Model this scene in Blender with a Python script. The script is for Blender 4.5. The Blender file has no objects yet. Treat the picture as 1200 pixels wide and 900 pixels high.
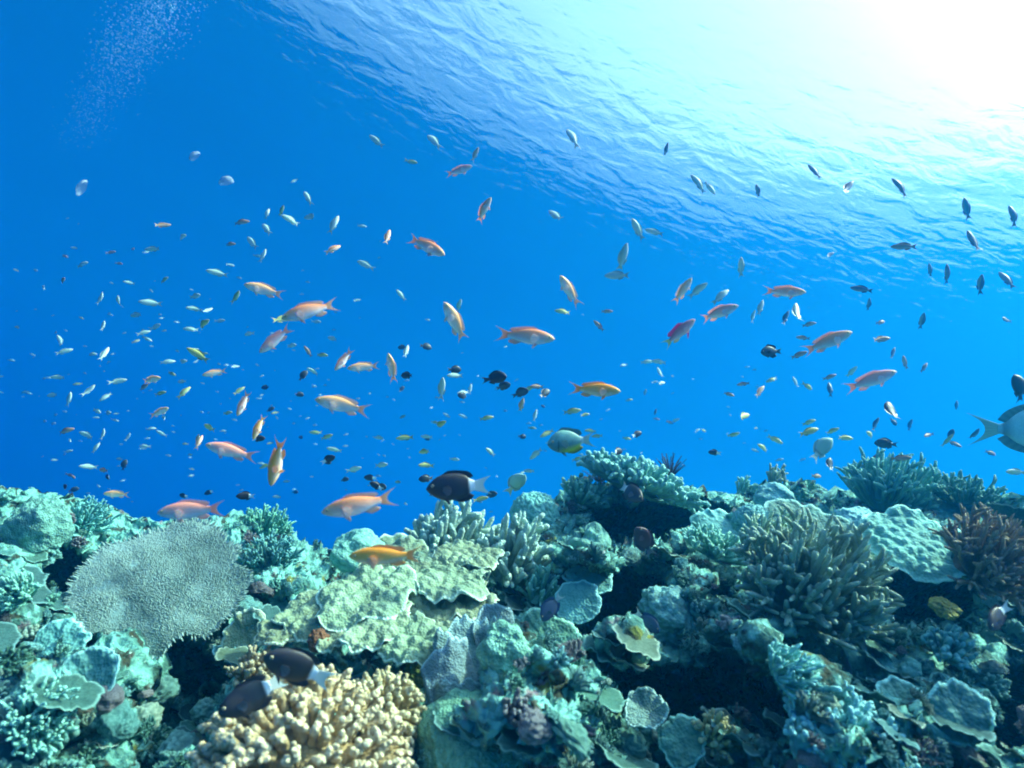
import bpy, math, random
import numpy as np
from mathutils import Matrix, Vector

# ------------------------------------------------------------------ camera, sky, sun, exposure
SC = bpy.context.scene
COL = SC.collection
FOC = 715.0                      # focal length in pixels of a 1200 wide frame
PITCH, ROLL = 14.0, -22.0        # the diver held the camera tilted
RAD = math.radians
RM = Matrix.Rotation(RAD(PITCH), 3, 'X') @ Matrix.Rotation(RAD(ROLL), 3, 'Y')
R4 = RM.to_4x4()
cam = bpy.data.cameras.new('camera')
cam.sensor_width = 36
cam.lens = 18 / (600 / FOC)
cam.clip_start, cam.clip_end = 0.02, 600
cam.dof.use_dof = True
cam.dof.focus_distance = 1.9
cam.dof.aperture_fstop = 4.0
cam_ob = bpy.data.objects.new('camera', cam)
COL.objects.link(cam_ob)
cam_ob.matrix_world = (RM @ Matrix.Rotation(RAD(90), 3, 'X')).to_4x4()
SC.camera = cam_ob

SUN_EL, SUN_AZ = 62.0, 88.0      # azimuth clockwise from straight ahead
W = bpy.data.worlds.new('World')
SC.world = W
W.use_nodes = True
sky = W.node_tree.nodes.new('ShaderNodeTexSky')
sky.sky_type = 'NISHITA'
sky.sun_disc = False
sky.air_density = 1.6
sky.dust_density = 6.0
sky.ozone_density = 1.0
sky.sun_elevation = RAD(SUN_EL)
sky.sun_rotation = RAD(SUN_AZ)
W.node_tree.links.new(sky.outputs[0], W.node_tree.nodes['Background'].inputs[0])
W.node_tree.nodes['Background'].inputs[1].default_value = 0.15
sun = bpy.data.lights.new('sun', 'SUN')
sun.energy = 4.2
sun.angle = RAD(2.5)       # broadened by the rippled surface above
sun.color = (1.0, 0.96, 0.80)
sun_ob = bpy.data.objects.new('sun', sun)
COL.objects.link(sun_ob)
SDIR = Vector((math.cos(RAD(SUN_EL)) * math.sin(RAD(SUN_AZ)), math.cos(RAD(SUN_EL)) * math.cos(RAD(SUN_AZ)), math.sin(RAD(SUN_EL))))
sun_ob.rotation_euler = (-SDIR).to_track_quat('-Z', 'Y').to_euler()
sun_ob.location = (0, 0, 30)

VS = SC.view_settings
VS.view_transform = 'Standard'
VS.look = 'None'
VS.gamma = 1
VS.use_curve_mapping = False
VS.exposure = 1.42
CY = SC.cycles
CY.use_denoising = True
CY.filter_width = 1.9
CY.volume_bounces = 5
CY.max_bounces = 10
CY.diffuse_bounces = 3
CY.glossy_bounces = 3
CY.transparent_max_bounces = 12

WATER_DENSITY = 0.092
WATER_COLOR = (0.004, 0.207, 0.485, 1)
WATER_ABSORB = (0.04, 0.44, 0.70, 1)
WATER_G = 0.74
SURFACE_Z = 6.3
FLOOR_Z = -24.0

# ------------------------------------------------------------------ numpy noise
def _hash(ix, iy, iz, s):
    with np.errstate(over='ignore'):
        h = (ix.astype(np.int64) * 374761393 + iy.astype(np.int64) * 668265263 + iz.astype(np.int64) * 2147483647 + s * 1274126177)
        h = (h ^ (h >> 13)) * 1274126177
        h = h ^ (h >> 16)
    return (h & 0xFFFFFF).astype(np.float64) / 0xFFFFFF

def noise3(p, scale=1.0, seed=0):
    """smooth value noise, -1..1; p is (n,3)"""
    q = np.asarray(p, float) / scale
    i = np.floor(q).astype(np.int64)
    f = q - i
    u = f * f * f * (f * (f * 6 - 15) + 10)
    r = 0
    for dx in (0, 1):
        wx = u[:, 0] if dx else 1 - u[:, 0]
        for dy in (0, 1):
            wy = u[:, 1] if dy else 1 - u[:, 1]
            for dz in (0, 1):
                wz = u[:, 2] if dz else 1 - u[:, 2]
                r = r + wx * wy * wz * _hash(i[:, 0] + dx, i[:, 1] + dy, i[:, 2] + dz, seed)
    return r * 2 - 1

def fbm(p, scale, octs=4, seed=0, gain=.5):
    a, t, s = 1.0, 0, 0.0
    for o in range(octs):
        t = t + a * noise3(p, scale, seed + o * 17)
        s += a
        a *= gain
        scale /= 2.03
    return t / s * 1.6

def worley(p, scale, seed=0):
    """distance to the closest feature point, in cells"""
    q = np.asarray(p, float) / scale
    i = np.floor(q).astype(np.int64)
    f = q - i
    best = np.full(len(q), 9.0)
    for dx in (-1, 0, 1):
        for dy in (-1, 0, 1):
            for dz in (-1, 0, 1):
                a, b, c = i[:, 0] + dx, i[:, 1] + dy, i[:, 2] + dz
                d = (dx + _hash(a, b, c, seed) - f[:, 0]) ** 2 + (dy + _hash(a, b, c, seed + 7) - f[:, 1]) ** 2 + (dz + _hash(a, b, c, seed + 13) - f[:, 2]) ** 2
                best = np.minimum(best, d)
    return np.sqrt(best)

def sstep(a, b, x):
    t = np.clip((x - a) / (b - a), 0, 1)
    return t * t * (3 - 2 * t)

# ------------------------------------------------------------------ mesh helpers
class MB:
    """collects vertices, faces and one colour (or tone) per vertex for ONE mesh"""
    def __init__(self):
        self.v, self.q, self.t, self.c, self.n = [], [], [], [], 0

    def add(self, v, q=None, t=None, c=None):
        v = np.asarray(v, float)
        if q is not None and len(q):
            self.q.append(np.asarray(q, np.int64) + self.n)
        if t is not None and len(t):
            self.t.append(np.asarray(t, np.int64) + self.n)
        if c is None:
            c = np.zeros((len(v), 3))
        c = np.asarray(c, float)
        if c.ndim == 1:
            c = np.repeat(c[:, None], 3, 1) if len(c) == len(v) and len(c) != 3 else np.tile(c, (len(v), 1))
        self.v.append(v)
        self.c.append(c)
        self.n += len(v)
        return self

    def verts(self):
        return np.concatenate(self.v)

    def mesh(self, name, mat, smooth=True, fn=None):
        v = self.verts()
        if fn is not None:
            v = fn(v)
        c = np.concatenate(self.c)
        q = np.concatenate(self.q) if self.q else np.zeros((0, 4), np.int64)
        t = np.concatenate(self.t) if self.t else np.zeros((0, 3), np.int64)
        me = bpy.data.meshes.new(name)
        me.vertices.add(len(v))
        me.vertices.foreach_set('co', v.astype(np.float32).ravel())
        nl = q.size + t.size
        me.loops.add(nl)
        me.loops.foreach_set('vertex_index', np.concatenate([q.ravel(), t.ravel()]).astype(np.int32))
        npoly = len(q) + len(t)
        me.polygons.add(npoly)
        st = np.concatenate([np.arange(len(q)) * 4, q.size + np.arange(len(t)) * 3])
        me.polygons.foreach_set('loop_start', st.astype(np.int32))
        try:
            me.polygons.foreach_set('loop_total', np.concatenate([np.full(len(q), 4), np.full(len(t), 3)]).astype(np.int32))
        except Exception:
            pass
        at = me.color_attributes.new('pigment', 'FLOAT_COLOR', 'POINT')
        at.data.foreach_set('color', np.concatenate([c, np.ones((len(c), 1))], 1).astype(np.float32).ravel())
        me.update(calc_edges=True)
        me.polygons.foreach_set('use_smooth', np.full(npoly, smooth))
        me.materials.append(mat)
        return me

def obj(name, me, parent=None, local=None):
    o = bpy.data.objects.new(name, me)
    COL.objects.link(o)
    if parent is not None:
        o.parent = parent
    if local is not None:
        o.matrix_local = local
    return o

def tag(o, label=None, cat=None, group=None, kind=None):
    if label: o['label'] = label
    if cat: o['category'] = cat
    if group: o['group'] = group
    if kind: o['kind'] = kind
    return o

def copy_tree(o, parent=None):
    c = o.copy()
    COL.objects.link(c)
    if parent is not None:
        c.parent = parent
    for ch in list(o.children):
        copy_tree(ch, c)
    return c

def FP(px, py, d):
    """a point in the camera's frame axes (x right, y ahead, z up) seen at a pixel and a distance ahead"""
    return Vector(((px - 600) / FOC * d, d, -(py - 450) / FOC * d))

def put(o, frame_pos, rot=None, s=1.0):
    m = Matrix.Translation(frame_pos) @ (rot.to_4x4() if rot is not None else Matrix.Identity(4)) @ Matrix.Diagonal((s, s, s, 1))
    o.matrix_world = R4 @ m
    return o

def Rx(a): return Matrix.Rotation(RAD(a), 3, 'X')
def Ry(a): return Matrix.Rotation(RAD(a), 3, 'Y')
def Rz(a): return Matrix.Rotation(RAD(a), 3, 'Z')

def grid_quads(n, m, wrap=False, off=0):
    """n rows of m vertices; wrap closes each row"""
    i = np.arange(n - 1)[:, None]
    j = np.arange(m if wrap else m - 1)[None, :]
    a = i * m + j
    b = i * m + (j + 1) % m
    return np.stack([a, b, b + m, a + m], -1).reshape(-1, 4) + off

def tubes(P, rad, k=6):
    """P (B,n,3) centre lines, rad (B,n): B closed tapering tubes"""
    P = np.asarray(P, float)
    B, n, _ = P.shape
    T = np.gradient(P, axis=1)
    T /= np.linalg.norm(T, axis=2, keepdims=True) + 1e-9
    ref = np.where(np.abs(T[:, :1, 2:3]) > .8, np.array([[[1., 0, 0]]]), np.array([[[0, 0, 1.]]]))
    U = np.cross(T, np.broadcast_to(ref, T.shape))
    U /= np.linalg.norm(U, axis=2, keepdims=True) + 1e-9
    V = np.cross(T, U)
    a = np.arange(k) * 2 * math.pi / k
    ring = P[:, :, None] + rad[:, :, None, None] * (U[:, :, None] * np.cos(a)[None, None, :, None] + V[:, :, None] * np.sin(a)[None, None, :, None])
    v = ring.reshape(-1, 3)
    base = grid_quads(n, k, True)
    q = (base[None] + (np.arange(B) * n * k)[:, None, None]).reshape(-1, 4)
    return v, q

# ------------------------------------------------------------------ materials
def new_mat(name):
    m = bpy.data.materials.new(name)
    m.use_nodes = True
    nt = m.node_tree
    return m, nt, nt.nodes['Principled BSDF']

def nd(nt, t, **kw):
    n = nt.nodes.new(t)
    for k, v in kw.items():
        setattr(n, k, v)
    return n

def coral_mat(name, base, tip, dark, scale=60, bump=.004, rough=.75, patch=.5):
    """skin of a colony: own colour broken up by paler and darker blotches, growing tips paler (the pigment attribute), fine polyp relief"""
    m, nt, b = new_mat(name)
    L = nt.links.new
    tc = nd(nt, 'ShaderNodeTexCoord')
    n1 = nd(nt, 'ShaderNodeTexNoise'); n1.inputs['Scale'].default_value = scale * .25; n1.inputs['Detail'].default_value = 5
    n2 = nd(nt, 'ShaderNodeTexVoronoi'); n2.inputs['Scale'].default_value = scale * 4
    at = nd(nt, 'ShaderNodeAttribute', attribute_name='pigment')
    oi = nd(nt, 'ShaderNodeObjectInfo')
    L(tc.outputs['Object'], n1.inputs['Vector']); L(tc.outputs['Object'], n2.inputs['Vector'])
    r = nd(nt, 'ShaderNodeMapRange'); r.inputs[1].default_value = .36; r.inputs[2].default_value = .66
    L(n1.outputs[0], r.inputs[0])
    m1 = nd(nt, 'ShaderNodeMix', data_type='RGBA'); m1.inputs[6].default_value = (*dark, 1); m1.inputs[7].default_value = (*base, 1)
    mp = nd(nt, 'ShaderNodeMath', operation='MULTIPLY_ADD'); mp.inputs[1].default_value = patch; mp.inputs[2].default_value = 1 - patch
    L(r.outputs[0], mp.inputs[0]); L(mp.outputs[0], m1.inputs[0])
    m2 = nd(nt, 'ShaderNodeMix', data_type='RGBA'); m2.inputs[7].default_value = (*tip, 1)
    L(m1.outputs[2], m2.inputs[6]); L(at.outputs['Fac'], m2.inputs[0])
    hs = nd(nt, 'ShaderNodeHueSaturation')
    mv = nd(nt, 'ShaderNodeMapRange'); mv.inputs[3].default_value = .75; mv.inputs[4].default_value = 1.2
    mh = nd(nt, 'ShaderNodeMapRange'); mh.inputs[3].default_value = .47; mh.inputs[4].default_value = .54
    ml = nd(nt, 'ShaderNodeMath', operation='FRACT'); mm = nd(nt, 'ShaderNodeMath', operation='MULTIPLY'); mm.inputs[1].default_value = 7.31
    L(oi.outputs['Random'], mv.inputs[0]); L(oi.outputs['Random'], mm.inputs[0]); L(mm.outputs[0], ml.inputs[0]); L(ml.outputs[0], mh.inputs[0])
    L(mv.outputs[0], hs.inputs['Value']); L(mh.outputs[0], hs.inputs['Hue']); L(m2.outputs[2], hs.inputs['Color'])
    L(hs.outputs[0], b.inputs['Base Color'])
    b.inputs['Roughness'].default_value = rough
    b.inputs['Specular IOR Level'].default_value = .25
    bp = nd(nt, 'ShaderNodeBump'); bp.inputs['Distance'].default_value = bump; bp.inputs['Strength'].default_value = .8
    ad = nd(nt, 'ShaderNodeMath', operation='ADD')
    L(n1.outputs[0], ad.inputs[0]); L(n2.outputs['Distance'], ad.inputs[1]); L(ad.outputs[0], bp.inputs['Height']); L(bp.outputs[0], b.inputs['Normal'])
    return m

def skin_mat(name, rough=.45, spec=.4, scales=True):
    """fish skin: the pigment attribute carries the animal's own pattern"""
    m, nt, b = new_mat(name)
    L = nt.links.new
    at = nd(nt, 'ShaderNodeAttribute', attribute_name='pigment')
    n = nd(nt, 'ShaderNodeTexNoise'); n.inputs['Scale'].default_value = 45; n.inputs['Detail'].default_value = 3
    tc = nd(nt, 'ShaderNodeTexCoord'); L(tc.outputs['Object'], n.inputs['Vector'])
    hs = nd(nt, 'ShaderNodeHueSaturation')
    mr = nd(nt, 'ShaderNodeMapRange'); mr.inputs[3].default_value = .82; mr.inputs[4].default_value = 1.16
    L(n.outputs[0], mr.inputs[0]); L(mr.outputs[0], hs.inputs['Value']); L(at.outputs['Color'], hs.inputs['Color'])
    L(hs.outputs[0], b.inputs['Base Color'])
    b.inputs['Roughness'].default_value = rough
    b.inputs['Specular IOR Level'].default_value = spec
    if scales:
        v = nd(nt, 'ShaderNodeTexVoronoi'); v.inputs['Scale'].default_value = 55
        L(tc.outputs['Object'], v.inputs['Vector'])
        bp = nd(nt, 'ShaderNodeBump'); bp.inputs['Distance'].default_value = .0006; bp.inputs['Strength'].default_value = .3
        L(v.outputs['Distance'], bp.inputs['Height']); L(bp.outputs[0], b.inputs['Normal'])
    return m

def fin_mat(name):
    m, nt, b = new_mat(name)
    L = nt.links.new
    at = nd(nt, 'ShaderNodeAttribute', attribute_name='pigment')
    L(at.outputs['Color'], b.inputs['Base Color'])
    b.inputs['Roughness'].default_value = .5
    b.inputs['Specular IOR Level'].default_value = .3
    tl = nd(nt, 'ShaderNodeBsdfTranslucent')          # thin fin membranes let light through
    L(at.outputs['Color'], tl.inputs[0])
    mx = nd(nt, 'ShaderNodeMixShader'); mx.inputs[0].default_value = .45
    out = nt.nodes['Material Output']
    L(b.outputs[0], mx.inputs[1]); L(tl.outputs[0], mx.inputs[2]); L(mx.outputs[0], out.inputs[0])
    return m

# ------------------------------------------------------------------ water, surface, sea floor
def box_mesh(name, x0, x1, y0, y1, z0, z1, mat):
    v = [(x, y, z) for x in (x0, x1) for y in (y0, y1) for z in (z0, z1)]
    q = [(0, 1, 3, 2), (4, 6, 7, 5), (0, 4, 5, 1), (2, 3, 7, 6), (0, 2, 6, 4), (1, 5, 7, 3)]
    return MB().add(v, q).mesh(name, mat, smooth=False)

hm = bpy.data.materials.new('sea_water')
hm.use_nodes = True
hm.node_tree.nodes.clear()
ho = nd(hm.node_tree, 'ShaderNodeOutputMaterial')
hv = nd(hm.node_tree, 'ShaderNodeVolumePrincipled')
hv.inputs['Density'].default_value = WATER_DENSITY
hv.inputs['Color'].default_value = WATER_COLOR
hv.inputs['Absorption Color'].default_value = WATER_ABSORB
hv.inputs['Anisotropy'].default_value = WATER_G
hm.node_tree.links.new(hv.outputs[0], ho.inputs['Volume'])
haze = obj('haze', box_mesh('haze', -220, 220, -220, 220, FLOOR_Z - 1.5, SURFACE_Z + .6, hm))
haze['kind'] = 'stuff'

def water_surface():
    m, nt, b = new_mat('water_surface')
    L = nt.links.new
    nt.nodes.remove(b)
    tr = nd(nt, 'ShaderNodeBsdfTransparent'); tr.inputs[0].default_value = (.97, 1, 1, 1)
    gl = nd(nt, 'ShaderNodeBsdfGlossy'); gl.inputs['Roughness'].default_value = .06
    fr = nd(nt, 'ShaderNodeFresnel'); fr.inputs[0].default_value = 1.33
    mx = nd(nt, 'ShaderNodeMixShader')
    tc = nd(nt, 'ShaderNodeTexCoord')
    n1 = nd(nt, 'ShaderNodeTexNoise'); n1.inputs['Scale'].default_value = 1.9; n1.inputs['Detail'].default_value = 3.6; n1.inputs['Distortion'].default_value = .4
    mp = nd(nt, 'ShaderNodeMapping'); mp.inputs['Rotation'].default_value = (0, 0, RAD(25)); mp.inputs['Scale'].default_value = (1, 1.7, 1)
    L(tc.outputs['Object'], mp.inputs[0]); L(mp.outputs[0], n1.inputs['Vector'])
    bp = nd(nt, 'ShaderNodeBump'); bp.inputs['Distance'].default_value = .023; bp.inputs['Strength'].default_value = 1
    L(n1.outputs[0], bp.inputs['Height'])
    L(bp.outputs[0], gl.inputs['Normal']); L(bp.outputs[0], fr.inputs['Normal'])
    f2 = nd(nt, 'ShaderNodeFresnel'); f2.inputs[0].default_value = 1.28
    f3 = nd(nt, 'ShaderNodeFresnel'); f3.inputs[0].default_value = 1.20
    s1 = nd(nt, 'ShaderNodeMath', operation='ADD'); s2 = nd(nt, 'ShaderNodeMath', operation='ADD'); s3 = nd(nt, 'ShaderNodeMath', operation='DIVIDE'); s3.inputs[1].default_value = 3
    L(bp.outputs[0], f2.inputs['Normal']); L(bp.outputs[0], f3.inputs['Normal'])
    L(fr.outputs[0], s1.inputs[0]); L(f2.outputs[0], s1.inputs[1]); L(s1.outputs[0], s2.inputs[0]); L(f3.outputs[0], s2.inputs[1]); L(s2.outputs[0], s3.inputs[0])   # ripples too fine to see blur the rim of the window
    L(s3.outputs[0], mx.inputs[0]); L(tr.outputs[0], mx.inputs[1]); L(gl.outputs[0], mx.inputs[2])
    L(mx.outputs[0], nt.nodes['Material Output'].inputs[0])
    n = 361
    g = np.linspace(-1, 1, n)
    g = np.sign(g) * np.abs(g) ** 2.4 * 215
    X, Y = np.meshgrid(g, g)
    p = np.stack([X.ravel(), Y.ravel(), np.zeros(n * n)], 1)
    z = .13 * noise3(p, 5.1, 3) + .02 * noise3(p + 5, 2.1, 4)
    p[:, 2] = SURFACE_Z + z
    o = obj('water_surface', MB().add(p, grid_quads(n, n)).mesh('water_surface', m))
    tag(o, kind='structure')
water_surface()

def sea_floor():
    m, nt, b = new_mat('deep_sand')
    nz = nd(nt, 'ShaderNodeTexNoise'); nz.inputs['Scale'].default_value = .4; nz.inputs['Detail'].default_value = 6
    cr = nd(nt, 'ShaderNodeMix', data_type='RGBA'); cr.inputs[6].default_value = (.05, .05, .04, 1); cr.inputs[7].default_value = (.16, .15, .11, 1)
    nt.links.new(nz.outputs[0], cr.inputs[0]); nt.links.new(cr.outputs[2], b.inputs['Base Color'])
    b.inputs['Roughness'].default_value = .95
    n = 121
    g = np.linspace(-218, 218, n)
    X, Y = np.meshgrid(g, g)
    p = np.stack([X.ravel(), Y.ravel(), np.zeros(n * n)], 1)
    p[:, 2] = FLOOR_Z + .4 * fbm(p, 9, 4, 2)
    tag(obj('sea_floor', MB().add(p, grid_quads(n, n)).mesh('sea_floor', m)), kind='structure')
sea_floor()

# ------------------------------------------------------------------ the reef (terrain)
CREST = np.array([(-400, 560), (-200, 580), (0, 588), (60, 592), (130, 602), (200, 612), (270, 606), (330, 624), (400, 640), (450, 650), (520, 640), (580, 628), (610, 612), (650, 592),
                  (690, 572), (760, 570), (830, 572), (880, 580), (950, 572), (1000, 586), (1050, 578), (1100, 580), (1150, 584), (1200, 590), (1300, 570), (1600, 540)], float)
CDEP = np.array([(-400, 1.5), (0, 1.85), (120, 2.1), (250, 2.35), (420, 2.5), (560, 2.2), (650, 2.15), (760, 2.3), (900, 2.4), (1050, 2.15), (1200, 1.75), (1600, 1.3)], float)
BDEP = np.array([(-400, .95), (0, .98), (180, 1.12), (350, .92), (500, .98), (650, 1.02), (800, 1.12), (950, .98), (1100, .95), (1600, .85)], float)
PITS = [(440, 712, 95, 45, .2), (200, 735, 75, 40, .2), (30, 745, 40, 14, .2),   # px, py, half width, half height, metres further away (minus: bulges closer)
    (772, 604, 92, 29, .9), (722, 704, 78, 40, .8), (690, 735, 40, 22, .3), (800, 812, 98, 40, .7), (735, 790, 40, 25, .4), (1095, 695, 66, 52, .65), (1045, 700, 36, 60, .3),
    (215, 835, 80, 50, .22), (235, 785, 62, 30, .3), (75, 690, 45, 45, .25), (450, 768, 70, 24, .45), (330, 632, 15, 12, .22), (300, 628, 15, 9, .2), (395, 660, 18, 9, .2),
    (962, 585, 26, 16, .4), (1172, 608, 34, 26, .35), (1190, 830, 45, 60, .3), (905, 830, 40, 40, .4), (1010, 640, 22, 16, .25), (590, 690, 16, 14, .2), (30, 640, 26, 14, .2),
    (860, 640, 22, 10, .25), (660, 760, 40, 12, .25), (500, 870, 22, 30, .25), (1080, 870, 50, 14, .25), (120, 745, 40, 16, .2), (600, 790, 20, 14, .18), (940, 640, 18, 10, .2), (850, 690, 18, 18, .2),
    (640, 832, 95, 62, -.2), (600, 800, 60, 40, -.06), (822, 700, 48, 40, -.22), (880, 745, 60, 32, -.2), (720, 760, 72, 17, -.16), (560, 835, 50, 40, -.1), (350, 668, 90, 34, -.1),
    (80, 810, 80, 60, -.12), (1000, 868, 120, 36, -.14), (45, 612, 34, 26, -.18), (880, 600, 30, 20, -.14), (620, 640, 34, 22, -.1), (700, 650, 46, 16, -.18), (770, 640, 36, 18, -.14),
    (1130, 650, 55, 22, -.3), (1010, 600, 40, 20, -.12), (140, 740, 60, 20, -.06), (950, 800, 40, 30, -.16)]

def crest_y(px): return np.interp(px, CREST[:, 0], CREST[:, 1])

def reef_depth(px, py):
    px = np.asarray(px, float); py = np.asarray(py, float)
    z = np.zeros_like(px)
    q = np.stack([px.ravel(), py.ravel(), z.ravel()], 1)
    wx = (14 * noise3(q, 55, 1) + 8 * noise3(q, 21, 2)).reshape(px.shape)
    wy = (10 * noise3(q, 45, 3) + 6 * noise3(q, 18, 4)).reshape(px.shape)
    cy = crest_y(px)
    t = np.clip((py - cy) / (900 - cy), 0, 1.8)
    d = 1 / ((1 - t) / np.interp(px, CDEP[:, 0], CDEP[:, 1]) + t / np.interp(px, BDEP[:, 0], BDEP[:, 1]))
    for x, y, rx, ry, a in PITS:
        r = np.sqrt(((px + wx - x) / rx) ** 2 + ((py + wy - y) / ry) ** 2)
        d = d + (a * 1.3) * (1 - sstep(.78, 1.08, r) if a > 0 else (1 - sstep(.0, 1.25, r)))
    lump = (fbm(q, 95, 3, 11) * .045 + np.abs(noise3(q, 34, 21)) * .035).reshape(px.shape)
    return np.maximum(d * (1 - lump), .55)

def build_reef():
    xs = np.arange(-320, 1521, 1.7)
    nr = 330
    PX = np.tile(xs, (nr, 1))
    s = np.linspace(0, 1, nr)[:, None]
    cy = crest_y(PX)
    q = np.stack([xs, np.zeros_like(xs), np.zeros_like(xs)], 1)
    cy = cy + 7 * fbm(q, 60, 4, 31)[None, :]
    PY = cy + s * (1120 - cy)
    D = reef_depth(PX, PY)
    P = np.stack([(PX - 600) / FOC * D, D, -(PY - 450) / FOC * D], -1)
    # behind the crest the reef drops away into deep water; below the frame it runs on under the diver
    up = np.array(RM.transposed() @ Vector((0, 0, 1)))
    back = []
    for dd, dn in ((14, 25.5), (6.5, 9.0), (4.5, 6.0), (2.6, 2.8), (1.5, 1.3), (.85, .6), (.45, .25), (.22, .09), (.1, .03), (.04, .006)):
        back.append(P[0] + np.array([0, dd, 0]) - up * dn)
    front = [P[-1] + np.array([0, -.25, 0]) - up * .05, P[-1] + np.array([0, -.8, 0]) - up * .25, P[-1] + np.array([0, -2.2, 0]) - up * 2.0, P[-1] + np.array([0, -4, 0]) - up * 7.0]
    G = np.concatenate([np.array(back), P, np.array(front)])
    n, m, _ = G.shape
    def normals(G):
        a = np.gradient(G, axis=0); b = np.gradient(G, axis=1)
        N = np.cross(b, a)
        return -N / (np.linalg.norm(N, axis=2, keepdims=True) + 1e-12) if (N[n // 2, m // 2] @ np.array([0, 1, 0])) > 0 else N / (np.linalg.norm(N, axis=2, keepdims=True) + 1e-12)
    def disp(G, h):
        return G + normals(G) * h.reshape(n, m)[:, :, None]
    f = G.reshape(-1, 3)
    f2 = (f @ np.array(RM).T) * np.array([1, 1, 2.6])          # ledges lie level
    h = .022 * fbm(f, .22, 3, 5) + .016 * (1 - 2 * np.abs(noise3(f, .085, 9))) + .020 * (1 - 2.2 * np.abs(noise3(f2, .17, 19))) + .011 * fbm(f, .045, 2, 15)
    G = disp(G, h)
    f = G.reshape(-1, 3)
    k1 = sstep(-.35, .1, noise3(f, .20, 41))
    k2 = sstep(-.3, .1, noise3(f, .17, 43))
    w1 = worley(f, .025, 51)
    w2 = worley(f, .012, 52)
    h = k1 * .019 * (1 - w1) + k2 * .010 * (1 - w2) + .010 * fbm(f, .018, 3, 61, .6)
    G = disp(G, h)
    f = G.reshape(-1, 3)
    knob = np.clip(k1 * (1 - w1) * 1.3 + k2 * (1 - w2) * .7, 0, 1)
    col = np.stack([knob, k1, k2], 1)
    return G, f, n, m, col, normals(G), len(back)

G_REEF, f, n_, m_, col, N_REEF, NB = build_reef()
GY = G_REEF[NB:-4]
GPX = 600 + GY[..., 0] / GY[..., 1] * FOC
GPY = 450 - GY[..., 2] / GY[..., 1] * FOC
GN = N_REEF[NB:-4]

def reef_at(px, py):
    """point and outward direction of the reef seen at a pixel (the closest surface there)"""
    d2 = (GPX - px) ** 2 + (GPY - py) ** 2
    near = d2 < max(16, d2.min() * 1.5 + .1)
    ii = np.argwhere(near)
    best = min(ii, key=lambda k: GY[k[0], k[1], 1])
    return Vector(GY[best[0], best[1]]), Vector(GN[best[0], best[1]])

def reef_mat():
    m, nt, b = new_mat('reef_rock')
    L = nt.links.new
    tc = nd(nt, 'ShaderNodeTexCoord')
    def noise(scale, det=5):
        x = nd(nt, 'ShaderNodeTexNoise'); x.inputs['Scale'].default_value = scale; x.inputs['Detail'].default_value = det
        L(tc.outputs['Object'], x.inputs['Vector']); return x
    def rng(src, a, c):
        r = nd(nt, 'ShaderNodeMapRange'); r.inputs[1].default_value = a; r.inputs[2].default_value = c; L(src, r.inputs[0]); return r.outputs[0]
    def mix(fac, a, c):
        x = nd(nt, 'ShaderNodeMix', data_type='RGBA')
        L(fac, x.inputs[0])
        for s, v in ((6, a), (7, c)):
            if isinstance(v, tuple): x.inputs[s].default_value = (*v, 1)
            else: L(v, x.inputs[s])
        return x.outputs[2]
    c = mix(rng(noise(11, 7).outputs[0], .38, .62), (.025, .07, .056), (.10, .27, .22))      # turf and bare limestone
    c = mix(rng(noise(31, 5).outputs[0], .48, .62), c, (.19, .48, .41))                          # pale encrusting coral
    at = nd(nt, 'ShaderNodeAttribute', attribute_name='pigment')
    sep = nd(nt, 'ShaderNodeSeparateColor'); L(at.outputs['Color'], sep.inputs[0])
    c = mix(rng(sep.outputs[0], .30, .85), c, (.17, .43, .36))                                  # live knobs
    c = mix(rng(noise(21, 7).outputs[0], .56, .64), c, (.035, .045, .028))                       # dark turf
    c = mix(rng(noise(12.3, 7).outputs[0], .62, .68), c, (.20, .17, .18))                        # pink coralline crust
    c = mix(rng(noise(14.7, 7).outputs[0], .64, .70), c, (.15, .18, .04))                        # mustard algae
    c = mix(rng(noise(16.1, 7).outputs[0], .64, .70), c, (.09, .075, .055))                        # brown weed
    sp = nd(nt, 'ShaderNodeTexVoronoi'); sp.inputs['Scale'].default_value = 70
    L(tc.outputs['Object'], sp.inputs['Vector'])
    c = mix(rng(sp.outputs['Distance'], .18, .10), c, (.36, .55, .47))
    L(c, b.inputs['Base Color'])
    b.inputs['Roughness'].default_value = .9
    b.inputs['Specular IOR Level'].default_value = .15
    bp = nd(nt, 'ShaderNodeBump'); bp.inputs['Distance'].default_value = .012; bp.inputs['Strength'].default_value = .9
    a1 = nd(nt, 'ShaderNodeMath', operation='ADD')
    v2 = nd(nt, 'ShaderNodeTexVoronoi'); v2.inputs['Scale'].default_value = 110; L(tc.outputs['Object'], v2.inputs['Vector'])
    mv = nd(nt, 'ShaderNodeMath', operation='MULTIPLY'); mv.inputs[1].default_value = -.3
    L(v2.outputs['Distance'], mv.inputs[0])
    L(noise(70, 6).outputs[0], a1.inputs[0]); L(mv.outputs[0], a1.inputs[1]); L(a1.outputs[0], bp.inputs['Height']); L(bp.outputs[0], b.inputs['Normal'])
    return m
reef = obj('reef_slope', MB().add(f, grid_quads(n_, m_), c=col).mesh('reef_slope', reef_mat()))
reef.matrix_world = R4
tag(reef, kind='structure')

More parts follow.
